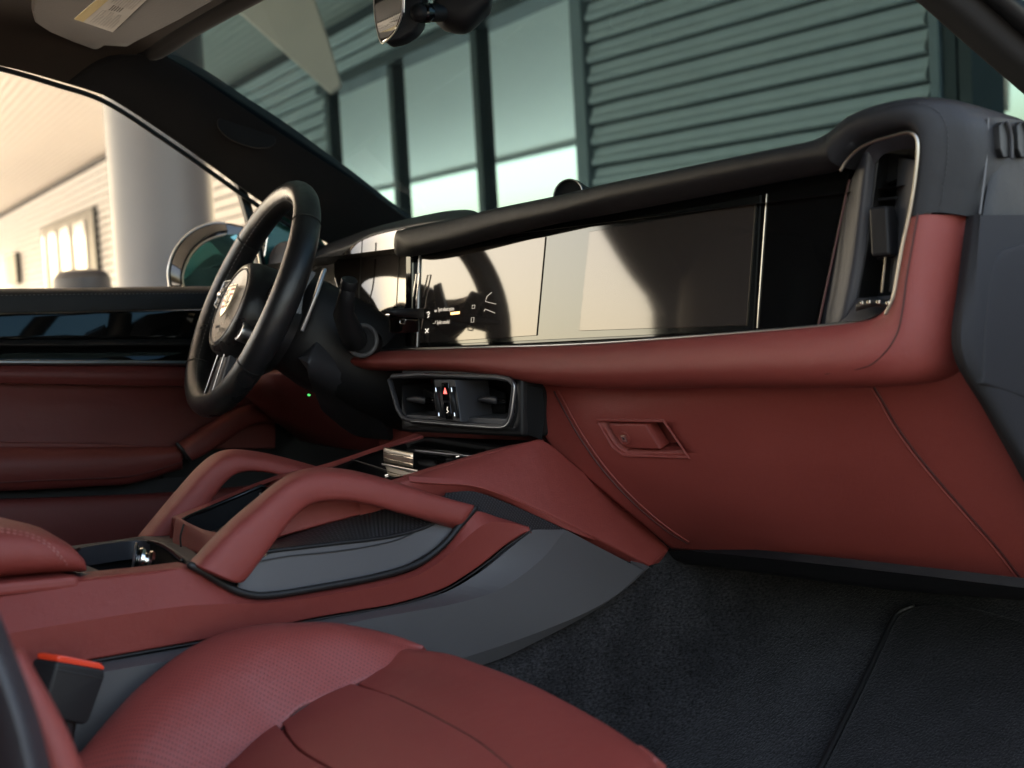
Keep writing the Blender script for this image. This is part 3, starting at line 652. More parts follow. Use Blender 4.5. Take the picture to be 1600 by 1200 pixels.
tube('cap_joint', dash, thread_k, cx([(1544, 186, .688), (1541, 250, .688), (1531, 334, .688)], 0), .0011, 6, 12)
for x_ in (1562, 1590): 
    sl_ = prism('demister_slot', dash, rubber, cx([(x_, 196, .696), (x_+6, 190, .696), (x_+16, 190, .696), (x_+19, 215, .696), (x_+19, 246, .696), (x_+6, 246, .696), (x_+1, 232, .696)], 0), Vector((-.01, 0, 0)), .001)
    tube('slot_fin', sl_, dgrey, cx([(x_+12, 191, .698), (x_+18, 212, .698), (x_+19, 246, .698)], 0), .0018, 6, 8)
# ---- end vent
prism('vent_backing', dash, plastic, [PY(x, y, .175) for x, y in ((1270, 262), (1330, 205), (1440, 190), (1450, 260), (1350, 300))], Vector((0, .01, 0)), 0)
vent = panel('end_vent_surround', dash, dgrey, [cy([(1326, 290, .15), (1304, 400, .15), (1281, 508, .15)], 0), cy([(1352, 236, .128), (1332, 400, .135), (1312, 503, .135)], 0), cy([(1372, 222, .135), (1354, 380, .14), (1338, 470, .14)], 0)], 20, 8, .001, .01)
panel('end_vent_lower', dash, dgrey, [cy([(1338, 466, .14), (1380, 462, .14), (1400, 460, .14)], 0), cy([(1312, 503, .135), (1350, 500, .13), (1392, 480, .13)], 0)], 8, 4, .001, .01)
panel('end_vent_upper', dash, dgrey, [cy([(1345, 240, .128), (1375, 216, .122), (1432, 210, .122)], 0), cy([(1362, 262, .135), (1385, 240, .135), (1432, 232, .135)], 0)], 12, 4, .001, .01)
prism('vent_cavity', dash, rubber, [PY(x, y, .20) for x, y in ((1330, 220), (1450, 200), (1440, 500), (1290, 505))], Vector((0, .01, 0)), 0)
panel('vent_cavity_wall', dash, rubber, [cy([(1374, 240, .138), (1356, 380, .142), (1340, 470, .142)], 0), cy([(1400, 240, .2), (1385, 380, .2), (1370, 470, .2)], 0)], 8, 4, 0, .002)
vane = panel('vent_vane', dash, grey, [cy([(1404, 246, .17), (1396, 350, .165), (1388, 456, .16)], 0), cy([(1432, 252, .12), (1420, 350, .12), (1404, 456, .12)], 0)], 14, 4, .001, .005)
box('vane_grip', vane, plastic, PY(1381, 362, .135), .022, .016, .048, (Vector((1, 0, 0)), Vector((0, 1, 0)), Vector((-.06, 0, 1)).normalized()), .003)
tube('vane_edge', vane, bronze, cy([(1384, 396, .15), (1378, 456, .15)], 0), .0012, 6, 6)
for y_ in (312, 404): tube('cross_vane', dash, plastic, cy([(1372, y_, .155), (1400, y_-3, .155)], 0), .0016, 6, 4)
wh_ = bead('vent_thumbwheel', dash, plastic, cy([(1340, 470, .124), (1364, 464, .118), (1392, 468, .118)], 0), cy([(1338, 486, .124), (1364, 480, .118), (1388, 482, .118)], 0), .008, 14, 12, 2.2, .002)
for x_ in (1347, 1358, 1373, 1388): box('wheel_mark', wh_, chrome, PY(x_, 474-(6-abs(x_-1366)*.2)*.5, .109), .004, .003, .004, bevel=.001)

# ---- glove box and right lower panel, one curved skin with parting lines
gy = [.135, .15, .15, .155, .172, .20, .24, .29]
gL = [(840, 590), (842, 612), (846, 650), (853, 688), (902, 733), (958, 781), (1010, 824), (1050, 858)]
gR = [(1470, 560), (1490, 575), (1518, 606), (1556, 668), (1590, 729), (1626, 800), (1660, 866), (1690, 930)]
gl_ = [PY(a_, b_, y) for (a_, b_), y in zip(gL, gy)]; gr_ = [PX(a_, b_, x_) for (a_, b_), x_ in zip(gR, (.636, .640, .648, .654, .658, .660, .662, .664))]
gm1 = [l.lerp(r, .12)+Vector((0, -.002, 0)) for l, r in zip(gl_, gr_)]; gm2 = [l.lerp(r, .5)+Vector((0, -.012, 0)) for l, r in zip(gl_, gr_)]; gm3 = [l.lerp(r, .88)+Vector((0, -.003-.011*min(1, i/5), 0)) for i, (l, r) in enumerate(zip(gl_, gr_))]
gmE = [p+Vector((.012, .022, 0)) for p in gr_]; gmF = [p+Vector((.018, .16, 0)) for p in gr_]
glove = panel('glove_box_skin', dash, red, [gl_, gm1, gm2, gm3, gr_, gmE, gmF], 40, 60, 0, 0)
def onglove(px, py, lift=.001):
    # nearest hit of the pixel ray with the skin
    me = glove.data
    if not hasattr(onglove, 'bvh'):
        from mathutils.bvhtree import BVHTree
        bm = bmesh.new(); bm.from_mesh(me); onglove.bvh = BVHTree.FromBMesh(bm); bm.free()
    d = ray(px, py).normalized(); h = onglove.bvh.ray_cast(C, d)
    return (h[0]-d*lift) if h[0] is not None else PY(px, py, .15)
lid = tube('lid_parting_line', glove, seam_r, [onglove(*p) for p in ((1366, 606), (1378, 625), (1400, 664), (1430, 706), (1470, 755), (1520, 812), (1560, 858), (1592, 900))], .0012, 6, 50)
tube('lid_edge_bead', glove, red, [onglove(p[0]-5, p[1]+1, .0) for p in ((1366, 606), (1378, 625), (1400, 664), (1430, 706), (1470, 755), (1520, 812), (1560, 858), (1592, 900))], .0013, 6, 50)
tube('lid_parting_line', glove, seam_r, [onglove(*p) for p in ((866, 612), (884, 646), (910, 690), (945, 738), (990, 786), (1040, 828), (1074, 849))], .0012, 6, 50)
tube('lid_edge_bead', glove, red, [onglove(p[0]+6, p[1]-2, .0) for p in ((866, 612), (884, 646), (910, 690), (945, 738), (990, 786), (1040, 828), (1070, 848))], .0013, 6, 50)
# latch: recessed tray with a proud pull and lock
rp = [(934, 656), (1038, 657), (1077, 714), (975, 711), (957, 697)]
rec = [onglove(x, y, .0) for x, y in rp]; gn = (rec[1]-rec[0]).cross(rec[3]-rec[0]).normalized(); gn = gn if gn.dot(C-rec[0]) > 0 else -gn
cutter = prism('cutter', None, red, [p+gn*.02 for p in [onglove(x, y, .0) for x, y in ((941, 659), (1036, 660), (1070, 708), (978, 706), (961, 693))]], -gn*.09, .001)
md = glove.modifiers.new('t', 'SOLIDIFY'); md.thickness = .05; md.offset = -1
bpy.context.view_layer.update(); me_ = bpy.data.meshes.new_from_object(glove.evaluated_get(bpy.context.evaluated_depsgraph_get())); glove.modifiers.clear(); glove.data = me_
cut(glove, cutter)
tray = prism('latch_recess', glove, red, [p-gn*.030 for p in [onglove(x, y, .0) for x, y in ((930, 652), (1042, 654), (1080, 718), (972, 714))]], -gn*.004, 0)
tube('recess_rim', tray, red, [p+gn*.0005 for p in rec], .0022, 8, closed=True)
lt = [onglove(x, y, .0) for x, y in ((950, 662), (1008, 663), (1033, 702), (980, 700), (966, 688))]
latch = prism('latch_pull', glove, red, [p+gn*.001 for p in lt], -gn*.020, .0025, 3)
lk = onglove(976.5, 684, 0)+gn*.001
lock = lathe('lock_cylinder', latch, red, [(.0085, -.002), (.0085, .0008), (.0075, .0012), (.0070, .0004), (.001, .0004)], lk, gn, 24)
box('key_slot', lock, chrome, lk+gn*.0012, .008, .008, .0012, (exs, gn.cross(exs).normalized(), gn), .0006)
box('key_hole', lock, rubber, lk+gn*.0018, .0032, .003, .0008, (exs, gn.cross(exs).normalized(), gn), .0002)
# panel under the knee roll left of the glove box, and black closing panel below it
panel('lower_dash_red', dash, red, [cy([(566, 560, .19), (640, 570, .21), (760, 575, .21), (860, 580, .2)], 0), cy([(580, 640, .21), (680, 650, .22), (800, 660, .22), (880, 660, .2)], 0), cy([(600, 720, .24), (700, 730, .24), (830, 740, .24), (935, 742, .2)], 0)], 20, 10, 0, .01)
panel('glove_lower_edge', dash, red, [gl_[1:], [p+Vector((-.03, .03, .0)) for p in gl_[1:]], [p+Vector((-.05, .1, .0)) for p in gl_[1:]]], 24, 6, 0, 0)
panel('under_cover', dash, plastic, [[PY(1072, 860, .29), PY(1250, 878, .28), PY(1420, 897, .28), PY(1620, 921, .28)], [Vector((.0, .36, .27)), Vector((.25, .36, .27)), Vector((.45, .36, .27)), Vector((.68, .36, .28))], [Vector((.0, .66, .34)), Vector((.25, .66, .34)), Vector((.45, .66, .34)), Vector((.7, .66, .34))]], 20, 8, 0, .01, ref=Vector((.4, .3, -2)))
# ---- centre vent unit
vu = box('vent_housing', dash, plastic, (-.036, .16, .478), .252, .10, .085, bevel=.006, seg=3)
panel('vent_housing_side', vu, softblk, [cy([(803, 598, .108), (806, 640, .108), (796, 668, .108)], 0), cx([(848, 606, .105), (852, 650, .105), (846, 688, .105)], 0)], 8, 4, .001, .004)
fo = [(609, 593), (614, 588), (660, 585.5), (774, 589), (796, 593), (803, 601), (803, 612), (798, 650), (794, 661), (784, 667), (747, 665), (642, 657), (630, 653), (622, 640)]
fpts = cy(fo, .10); tube('vent_frame', dash, dgrey, [p for p in fpts], .0036, 8, closed=True)
tube('vent_frame_edge', dash, silver, cy([(662, 584, .097), (774, 587.5, .097), (797, 592, .097), (803.5, 602, .097), (803, 614, .097), (798, 650, .097), (793, 662, .097), (783, 667.5, .097), (747, 666, .097), (642, 658, .097)], 0), .0009, 6, 50)
cav = prism('cutter', None, plastic, [p+Vector((0, -.02, 0)) for p in cy([(614, 592), (774, 592), (799, 598), (794, 655), (784, 663), (642, 653), (630, 648)], .10)], Vector((0, .085, 0)), 0)
cut(vu, cav)
def vent_half(x0, x1):
    # grey funnel walls, dark throat with vane and knob
    c0 = (x0+x1)/2
    thr = bead('vent_throat', dash, rubber, [PY(x, y, .150) for x, y in ((x0+12, 612), (c0, 606), (x1-8, 612))], [PY(x, y, .150) for x, y in ((x0+18, 640), (c0, 652), (x1-8, 650))], .012, 12, 12, 3, .004)
    hv = bead('vane', thr, gloss, [PY(x, y, .130) for x, y in ((x0+10, 622), (c0, 620), (x1-6, 622))], [PY(x, y, .130) for x, y in ((x0+10, 626), (c0, 632), (x1-6, 632))], .008, 12, 10, 2.2, .003)
    kn = bead('knob', hv, dgrey, [PY(x, y, .115) for x, y in ((c0-14, 621), (c0-2, 619), (c0+12, 620))], [PY(x, y, .115) for x, y in ((c0-14, 627), (c0-2, 629), (c0+12, 632))], .008, 10, 12, 2.6, .003)
vent_half(618, 684); vent_half(730, 796)
fl = prism('vent_floor', dash, grey, [PY(x, y, .104) for x, y in ((630, 648), (640, 654.5), (785, 664), (794, 655))], Vector((0, .05, .006)), .001)
cblk = prism('control_block', dash, dgrey, cy([(677.5, 593), (711, 593.5), (720, 659.5), (686, 655)], .092), Vector((.006, .05, 0)), .0012)
bt = [quad('hazard_button', cblk, gloss, ((689.5, 598), (700, 598), (702.5, 626), (691.5, 625.5)), .0905, .003, .0006), quad('control_button', cblk, gloss, ((692.5, 629), (702.8, 629.5), (706, 656), (696.5, 655.5)), .0905, .003, .0006)]
quad('warning_triangle', bt[0], mat('warning_red', (.75, .08, .08), .4, emit=((.9, .12, .12), .35)), ((694.8, 606), (698, 615.5), (692.6, 615.3)), .0898, .0008, 0)
tube('fan_icon', bt[1], lit_w, cy([(699, 636, .09), (698.5, 640, .09), (700.5, 643, .09), (698, 645, .09)], 0), .0004, 4)
for x_ in (681.5, 706):
    wq = bead('thumbwheel', cblk, plastic, cy([(x_-1.5, 605, .089), (x_-2.5, 620, .083), (x_+2, 650, .089)], 0), cy([(x_+4, 605, .089), (x_+5, 625, .083), (x_+10, 652, .089)], 0), .004, 12, 12, 2.2, .001)
    for a_, b_ in ((606, 612), (616, 620), (630, 634), (645, 650)): tube('wheel_mark', wq, chrome, cy([(x_+(a_-605)*.12-1, a_, .0825), (x_+(b_-605)*.12-1, b_, .0825)], 0), .0007, 5, 4)
# ================================================================== centre console
con = thing('centre_console', (0, -.2, .05), 'red leather centre console with two grab handles between the seats', 'console')
box('console_core', con, plastic, (.005, -.22, .15), .25, .92, .2, bevel=.02)
box('console_core', con, plastic, (.0, .16, .2), .22, .3, .3, bevel=.02)
# passenger-side red panel with a crease
t0 = [(-60, 942, 0.144), (0, 930, 0.144), (120, 907, 0.146), (235, 894, 0.149), (300, 886, 0.152), (335, 905, 0.154), (372, 929, 0.157), (412, 936, 0.159), (500, 923, 0.159), (590, 906, 0.159), (650, 888, 0.159), (690, 859, 0.159), (718, 826, 0.1595), (738, 798, 0.16), (780, 808, 0.1615), (828, 823, 0.164)]
t1 = [(-60, 1007, .172), (24, 988, .172), (120, 972, .172), (220, 956, .172), (296, 946, .172), (350, 944, .172), (400, 943, .173), (450, 939, .173), (530, 927, .173), (605, 914, .173), (660, 895, .173), (702, 866, .173), (735, 835, .172), (760, 818, .171), (795, 817, .17), (828, 824, .168)]
t2 = [(-60, 1070, 0.162), (40, 1051, 0.162), (130, 1034, 0.162), (220, 1018, 0.162), (300, 1004, 0.162), (370, 991, 0.162), (430, 980, 0.162), (490, 967, 0.162), (560, 955, 0.162), (620, 944, 0.162), (690, 922, 0.162), (730, 899, 0.161), (762, 876, 0.164), (790, 853, 0.167), (812, 838, 0.17), (829, 827, 0.172)]
rp_ = panel('red_side_panel', con, red, [cx(t0, 0), cx(t1, 0), cx(t2, 0)], 90, 14, .0025, .02, lin=True)
panel('side_panel_top', con, red, [[p+Vector((-.03, 0, .002)) for p in cx(t0[:5], 0)], [p+Vector((-.006, 0, .0015)) for p in cx(t0[:5], 0)], cx(t0[:5], 0)], 20, 6, 0, .01)
# grey lower side panel
g0 = [(-60, 1078, 0.16), (40, 1056, 0.16), (160, 1034, 0.16), (300, 1009, 0.16), (480, 972, 0.16), (600, 949, 0.16), (690, 927, 0.163), (748, 895, 0.166), (795, 858, 0.169), (834, 827, 0.171)]
g1 = [(-60, 1092, .186), (40, 1072, .186), (160, 1050, .186), (300, 1026, .186), (480, 987, .186), (600, 963, .186), (720, 941, .186), (786, 918, .184), (848, 872, .18), (884, 827, .174)]
g2 = [(-60, 1200, 0.178), (100, 1180, 0.178), (250, 1150, 0.178), (420, 1105, 0.178), (600, 1060, 0.178), (736, 1024, 0.178), (830, 992, 0.1825), (905, 962, 0.185), (960, 932, 0.1835), (1006, 891, 0.176)]
g3 = [(-60, 1230, 0.168), (100, 1205, 0.168), (250, 1175, 0.168), (420, 1130, 0.168), (600, 1082, 0.168), (768, 1035, 0.168), (848, 998, 0.174), (925, 957, 0.178), (975, 922, 0.18), (1015, 886, 0.172)]
panel('grey_lower_panel', con, grey, [cx(g0, 0), cx(g1, 0), cx(g2, 0), cx(g3, 0)], 60, 18, .0015, .02, lin=True)
tube('panel_gap', con, rubber, [p+Vector((.002, 0, -.0006)) for p in cx(t2, 0)], .0008, 6, 90)
# recessed grey side pocket under the near handle, its line, rubber edge
p0 = [(372, 905, .15), (425, 863, .15), (520, 849, .15), (600, 839, .15), (650, 827, .15), (692, 810, .15), (728, 796, .15)]
p1 = [(372, 921, .156), (410, 927, .157), (500, 914, .158), (600, 895, .158), (656, 872, .158), (697, 842, .158), (733, 800, .157)]
panel('grey_pocket_panel', con, grey, [cx(p0, 0), cx(p1, 0)], 50, 8, .001, .02)
tube('pocket_line', con, rubber, cx([(400, 878, .1535), (450, 869, .1535), (520, 862, .1535), (580, 853, .1535), (625, 842, .153), (655, 828, .152)], 0), .0006, 6, 40)
tube('rubber_edge', con, rubber, [p+Vector((.001, 0, 0)) for p in cx([(297, 883, .158), (318, 894, .16), (345, 911, .161), (378, 926, .163), (412, 930.5, .164), (500, 917.5, .165), (595, 899, .165), (652, 880, .165), (692, 851, .165), (720, 818, .164), (741, 794, .163)], 0)], .0038, 10, 80)
# beaded mesh inserts
panel('mesh_insert', con, meshm, [cx([(405, 852, .10), (500, 822, .105), (575, 802, .11), (650, 785, .118), (705, 772, .13)], 0), cx([(420, 861, .15), (520, 848, .149), (600, 838, .149), (650, 825, .149), (700, 806, .149)], 0)], 40, 8, 0, .004)
panel('mesh_insert', con, meshm, [cx([(696, 770, .135), (740, 768, .14), (785, 783, .147), (840, 807, .155), (888, 830, .162)], 0), cx([(690, 790, .148), (735, 800, .15), (780, 812, .155), (826, 826, .16), (875, 834, .164)], 0)], 40, 6, 0, .004)
tube('mesh_edge', con, rubber, cx([(415, 862, .151), (520, 849.5, .151), (600, 840, .151), (652, 828, .151), (690, 812, .151)], 0), .0022, 8, 40)
# red flank sweeping down to the footwell
f0 = [(560, 768, .10), (636, 745, .10), (700, 726, .107), (780, 703, .112), (815, 692.5, .115), (850, 688, .118), (900, 727, .128), (960, 778, .14), (1010, 822, .149), (1046, 856, .156)]
f1 = [(560, 775, .112), (640, 752, .118), (690, 755, .128), (735, 758, .137), (775, 769, .144), (815, 785, .149), (870, 811, .156), (925, 838, .161), (975, 863, .165), (1016, 884, .167)]
fl_ = panel('red_flank', con, red, [cx(f0, 0), cx(f1, 0)], 50, 12, .003, .02, puff=.003)
panel('flank_lip', con, red, [cx([(640, 752, .119), (690, 755.5, .129), (735, 758.5, .138), (775, 769.5, .145), (815, 785.5, .15), (870, 811.5, .157), (925, 838.5, .162)], 0), cx([(640, 760, .112), (690, 763, .122), (740, 767, .132), (785, 782, .140), (840, 807, .150), (888, 829, .158), (930, 845, .161)], 0)], 30, 4, .001, .006)
panel('flank_front', con, red, [cx([(1046, 856, .156), (1016, 884, .167)], 0), [p+Vector((-.02, .05, 0)) for p in cx([(1046, 856, .156), (1016, 884, .167)], 0)]], 8, 4, .002, .004)
panel('flank_top_edge', con, red, [cx([(636, 745, .10), (700, 726, .107), (780, 703, .112), (850, 688, .118)], 0), [p+Vector((-.008, 0, .001)) for p in cx([(636, 745, .10), (700, 726, .107), (780, 703, .112), (850, 688, .118)], 0)]], 20, 3, 0, .004)
# spine: red shell with rounded nose
s0_ = [(273, 818, -.075), (276, 812, -.05), (296, 822, .0), (322, 832, .04), (352, 834, .068), (400, 816, .09), (470, 794, .098), (560, 768, .10), (636, 746, .10)]
s1_ = [(269, 846, -.078), (272, 854, -.05), (296, 862, .0), (322, 866, .045), (352, 864, .078), (410, 846, .098), (490, 823, .106), (575, 800, .11), (660, 778, .118)]
panel('spine_shell', con, red, [[p+Vector((-.004, .006, .0008)) for p in cx(s0_, 0)], cx(s0_, 0), cx(s1_, 0)], 60, 10, .002, .01)
tube('nose_joint', con, rubber, cx([(287, 820, -.012), (282, 838, -.012), (283, 858, -.012)], 0), .0011, 6, 10)
# far rim line, seen as a thin red edge
fe = cx([(276, 810, -.085), (330, 789, -.10), (440, 745, -.10), (515, 727, -.10), (590, 702, -.10), (657, 679, -.10)], 0)
panel('far_rim', con, red, [[p+Vector((-.012, 0, .001)) for p in fe], fe, [p+Vector((.006, 0, -.001)) for p in fe]], 40, 4, .001, .012)
panel('far_side', con, red, [[p+Vector((-.012, 0, .001)) for p in fe], [p+Vector((-.03, 0, -.09)) for p in fe]], 30, 6, 0, 0, ref=Vector((-3, 0, .4)))
# glossy top with roller, glossy basin with grey floor
gt0 = cx([(408, 758, -.094), (440, 746, -.094), (515, 729, -.094), (590, 704, -.094), (662, 682, -.094)], 0)
gt1 = cx([(500, 786, .094), (545, 774, .094), (640, 746, .094), (745, 716, .104), (852, 689, .112)], 0)
top = panel('gloss_top', con, gloss, [gt0, gt1], 30, 8, .001, .01, ref=Vector((0, 0, 4)))
ba0 = cx([(284, 814, -.07), (330, 793, -.09), (408, 760, -.092)], 0); ba1 = cx([(352, 835, .062), (420, 812, .088), (500, 788, .092)], 0)
panel('basin_wall', con, softblk, [ba0, [p+Vector((.012, 0, -.03)) for p in ba0]], 20, 5, 0, .002)
panel('basin_floor', con, plastic, [[p+Vector((.012, 0, -.024)) for p in ba0], [p+Vector((-.008, 0, -.024)) for p in ba1]], 20, 5, 0, .002, ref=Vector((0, 0, 4)))
tube('basin_rim', con, gloss, [ba1[2], ba1[1], ba1[0], PX(310, 832, .012), PX(292, 824, -.03), ba0[0], ba0[1], ba0[2]], .0028, 8, 50)
panel('basin_end', con, gloss, [[ba0[2], ba1[2]], [ba0[2]+Vector((.01, 0, -.03)), ba1[2]+Vector((-.01, 0, -.03))]], 8, 4, 0, .002)
tube('basin_catch', con, chrome, cx([(407, 771, -.05), (404, 783, -.05)], 0), .0013, 6, 4)
def ontop(px, py, lift=.0):  # point on the sloping glossy top
    n = (gt0[4]-gt0[1]).cross(gt1[2]-gt0[2]).normalized(); q = gt0[2]
    return PN(px, py, q, n)+Vector((0, 0, lift))
ra, rb = ontop(600, 721, .012), ontop(645, 731, .012); rx = (rb-ra).normalized()
ro = bead('roller', top, bronze, [ra+Vector((0, 0, .006)), (ra+rb)/2+Vector((0, 0, .006)), rb+Vector((0, 0, .006))], [ra-Vector((0, 0, .012)), (ra+rb)/2-Vector((0, 0, .012)), rb-Vector((0, 0, .012))], .008, 12, 14, 3, .002)
for k in range(2): 
    zz = Vector((0, 0, -.008+.007*k)); dd = (C-ra).normalized()*.0086
    tube('roller_ridge', ro, chrome, [ra+zz+dd, rb+zz+dd], .0004, 5, 4)
tube('roller_slot_line', top, silver, [ontop(597, 726, .001), ontop(652, 737, .001)], .0008, 5, 4)
wm = [ontop(x, y, .001) for x, y in ((644, 712), (648, 705), (660, 704), (700, 707), (722, 712))]
tube('tray_outline', top, silver, wm, .0008, 5, 20)
tube('button_strip', top, chrome, [ontop(512, 731.5, .001), ontop(530, 735, .001)], .0007, 5, 4)
for x_, y_ in ((534, 736), (541, 737.5), (548, 739), (555, 740.5), (562, 742)): tube('button_mark', top, bronze, [ontop(x_, y_, .001), ontop(x_+5, y_+1, .001)], .0007, 5, 3)
for x_, y_ in ((602, 744), (713, 715)): tube('icon_mark', top, lit_w, [ontop(x_, y_, .001), ontop(x_+4, y_-1, .001)], .0005, 5, 3)
tube('top_joint', top, rubber, [ontop(548, 718, .001), ontop(604, 736, .001)], .0005, 5, 4)
# grab handles
hU = [(302, 880), (322, 858), (360, 820), (400, 786), (436, 756), (464, 740), (495, 733), (540, 735), (600, 748), (665, 768), (738, 793)]
hL = [(366, 908), (376, 905), (402, 872), (434, 830), (458, 802), (482, 785), (515, 779), (560, 783), (620, 800), (680, 818), (714, 828)]
hx = [.158, .157, .155, .152, .149, .147, .146, .147, .150, .153, .156]
bead('grab_handle', con, red, [PX(a_, b_, x) for (a_, b_), x in zip(hU, hx)], [PX(a_, b_, x) for (a_, b_), x in zip(hL, hx)], .020, 60, 20, 3.0, .004)
fU = [(221, 838), (236, 820), (262, 789), (290, 757), (315, 730), (338, 712), (362, 705), (400, 708), (440, 716), (500, 732)]
fL = [(262, 838), (272, 836), (310, 800), (332, 770), (348, 750), (364, 738), (388, 733), (420, 736), (455, 746), (510, 762)]
fx = [-.150, -.149, -.147, -.145, -.143, -.142, -.141, -.14, -.14, -.14]
bead('grab_handle', con, red, [PX(a_, b_, x) for (a_, b_), x in zip(fU, fx)], [PX(a_, b_, x) for (a_, b_), x in zip(fL, fx)], .020, 60, 20, 3.0, .004)
# cup holder: frame strips round an open well
zc = .322
cf = panel('cup_holder_frame', con, dgrey, [cz([(108, 853), (160, 846), (212, 839), (268, 832), (300, 828)], zc), cz([(108, 859), (160, 850), (212, 844), (248, 846), (285, 850)], zc)], 20, 4, .0015, .02, ref=Vector((0, 0, 4)))
panel('cup_holder_frame', con, dgrey, [cz([(248, 846), (275, 862), (292, 876)], zc), cz([(285, 850), (310, 866), (330, 880)], zc)], 12, 4, .0015, .02, ref=Vector((0, 0, 4)))
panel('cup_holder_frame', con, dgrey, [cz([(96, 868), (128, 880), (160, 893)], zc), cz([(80, 880), (100, 892), (125, 900)], zc)], 12, 4, .0015, .01, ref=Vector((0, 0, 4)))
far = cz([(112, 864), (128, 857), (160, 850), (205, 844), (232, 847), (256, 855), (284, 876)], zc-.002)
panel('cup_well', con, softblk, [far, [p+Vector((.004, 0, -.03)) for p in far], [p+Vector((.015, 0, -.07)) for p in far]], 30, 8, 0, .002)
tube('well_rim', con, gloss, far, .0022, 8, 40)
box('well_floor', con, plastic, (.02, -.43, .257), .25, .26, .01, bevel=0)
# ---------------- armrest
arm = con
aU = [(-140, 786), (-60, 789), (0, 794), (40, 800), (70, 815), (95, 840), (113, 866)]
secs = []
NX = 26
def armsec(y, top, s):
    ring = []
    for j in range(28):
        a_ = 2*math.pi*j/28; c_, s_ = math.cos(a_), math.sin(a_)
        ring.append(Vector((.008+.148*s*math.copysign(abs(c_)**(2/4.5), c_), y, .322+(top-.322)*.5+(top-.322)*.5*math.copysign(abs(s_)**(2/2.6), s_))))
    return ring
for y, tp, s in ((-.95, .395, 1), (-.8, .393, 1), (-.66, .388, 1), (-.58, .383, 1), (-.53, .377, .99), (-.50, .368, .975), (-.482, .356, .95), (-.472, .344, .92), (-.468, .334, .88)): secs.append(armsec(y, tp, s))
lidp = section_loft('armrest_pad', arm, red, secs, .004)
from mathutils.bvhtree import BVHTree
def hit(o, px, py, lift=.0):
    if 'bvh_' + o.name not in CACHE:
        bm = bmesh.new(); bm.from_mesh(o.data); CACHE['bvh_'+o.name] = BVHTree.FromBMesh(bm); bm.free()
    d = ray(px, py).normalized(); h = CACHE['bvh_'+o.name].ray_cast(C, d)
    return h[0]-d*lift if h[0] is not None else None
CACHE = {}
for off in (0, 1):
    pts = [hit(lidp, x, y+off*5, .0006) for x, y in ((-20, 822), (0, 825), (25, 829), (50, 835), (72, 846), (90, 862), (103, 880), (107, 890))]
    pts = [p for p in pts if p is not None]
    if len(pts) > 3: stitches('stitching', lidp, thread_r, pts, .0035, .002, .0006)
box('armrest_base', arm, red, (.008, -.72, .318), .284, .48, .012, bevel=.004)
# ---------------- chrome plug standing in the cup holder
plug = thing('chrome_socket_plug', PZ(226, 884, .26), 'small chrome plug with a clear rim lying in the cup holder', 'plug')
pa, pb = PX(208, 874, .04), PX(243, 878, .05); pax = (pb-pa).normalized(); pl_ = (pb-pa).length
lathe('plug_body', plug, chrome, [(.006, .2*pl_), (.0125, .22*pl_), (.0135, .35*pl_), (.0125, .5*pl_), (.008, .56*pl_), (.008, .64*pl_), (.0105, .7*pl_), (.0115, .82*pl_), (.009, .95*pl_), (.004, pl_)], pa, pax, 24)
lathe('plug_rim', plug, gloss, [(.0165, 0), (.0175, .05*pl_), (.0165, .14*pl_), (.012, .2*pl_)], pa, pax, 24)
tube('plug_band', plug, silver, [pa+pax*.03*pl_+(pax.orthogonal().normalized()*math.cos(a_)+pax.cross(pax.orthogonal().normalized())*math.sin(a_))*.0168 for a_ in [2*math.pi*i/24 for i in range(24)]], .0012, 6, closed=True)
box('plug_foot', plug, plastic, (pa+pb)/2-Vector((0, 0, .028)), .014, .02, .036, bevel=.002)

# ================================================================== steering wheel
wc = PX(391, 468, -.37)
til = math.radians(22); YW = Matrix.Rotation(math.radians(-13), 3, 'Z')
wx = YW @ Vector((1, 0, 0)); wu = YW @ Vector((0, math.sin(til), math.cos(til))); wn = YW @ Vector((0, -math.cos(til), math.sin(til)))   # face normal to the driver
sw = thing('steering_wheel', wc, 'black leather steering wheel with crest badge and silver lower spoke', 'steering wheel')
RX, RZ = .163, .167
def wp(a_, r=1, n=0): return wc + wx*math.cos(a_)*RX*r + wu*math.sin(a_)*RZ*r + wn*n
N_ = 120; rim = []
secs = []
for i in range(N_):
    a_ = 2*math.pi*i/N_; ca, sa = math.cos(a_), math.sin(a_)
    thick = .0166 + .002*abs(ca)**3; rad = (wx*ca+wu*sa).normalized()
    flatb = 1-.03*max(0, -sa)**4
    c0 = wc+wx*ca*RX+wu*sa*RZ*flatb
    secs.append([c0+rad*thick*math.cos(2*math.pi*j/16)+wn*thick*1.12*math.sin(2*math.pi*j/16) for j in range(16)])
vv = [p for s in secs for p in s]; ff = []
for i in range(N_):
    for j in range(16): ff.append([i*16+j, i*16+(j+1) % 16, ((i+1) % N_)*16+(j+1) % 16, ((i+1) % N_)*16+j])
me = mesh(vv, ff); bm = bmesh.new(); bm.from_mesh(me); bmesh.ops.recalc_face_normals(bm, faces=bm.faces); bm.to_mesh(me); bm.free()
rimo = link('rim', me, wheel_blk, sw)
for ang in (38, 142, 218, 322):      # leather joints round the rim section
    a_ = math.radians(ang); c0 = wp(a_); rad = (wx*math.cos(a_)+wu*math.sin(a_)).normalized()
    tube('leather_joint', rimo, rubber, [c0+rad*.0186*math.cos(b_)+wn*.0206*math.sin(b_) for b_ in [2*math.pi*j/24 for j in range(24)]], .0007, 5, closed=True)
stitches('stitching', rimo, thread_k, [wp(a_, .9, .009) for a_ in [2*math.pi*i/180 for i in range(181)]], .004, .003, .0006)
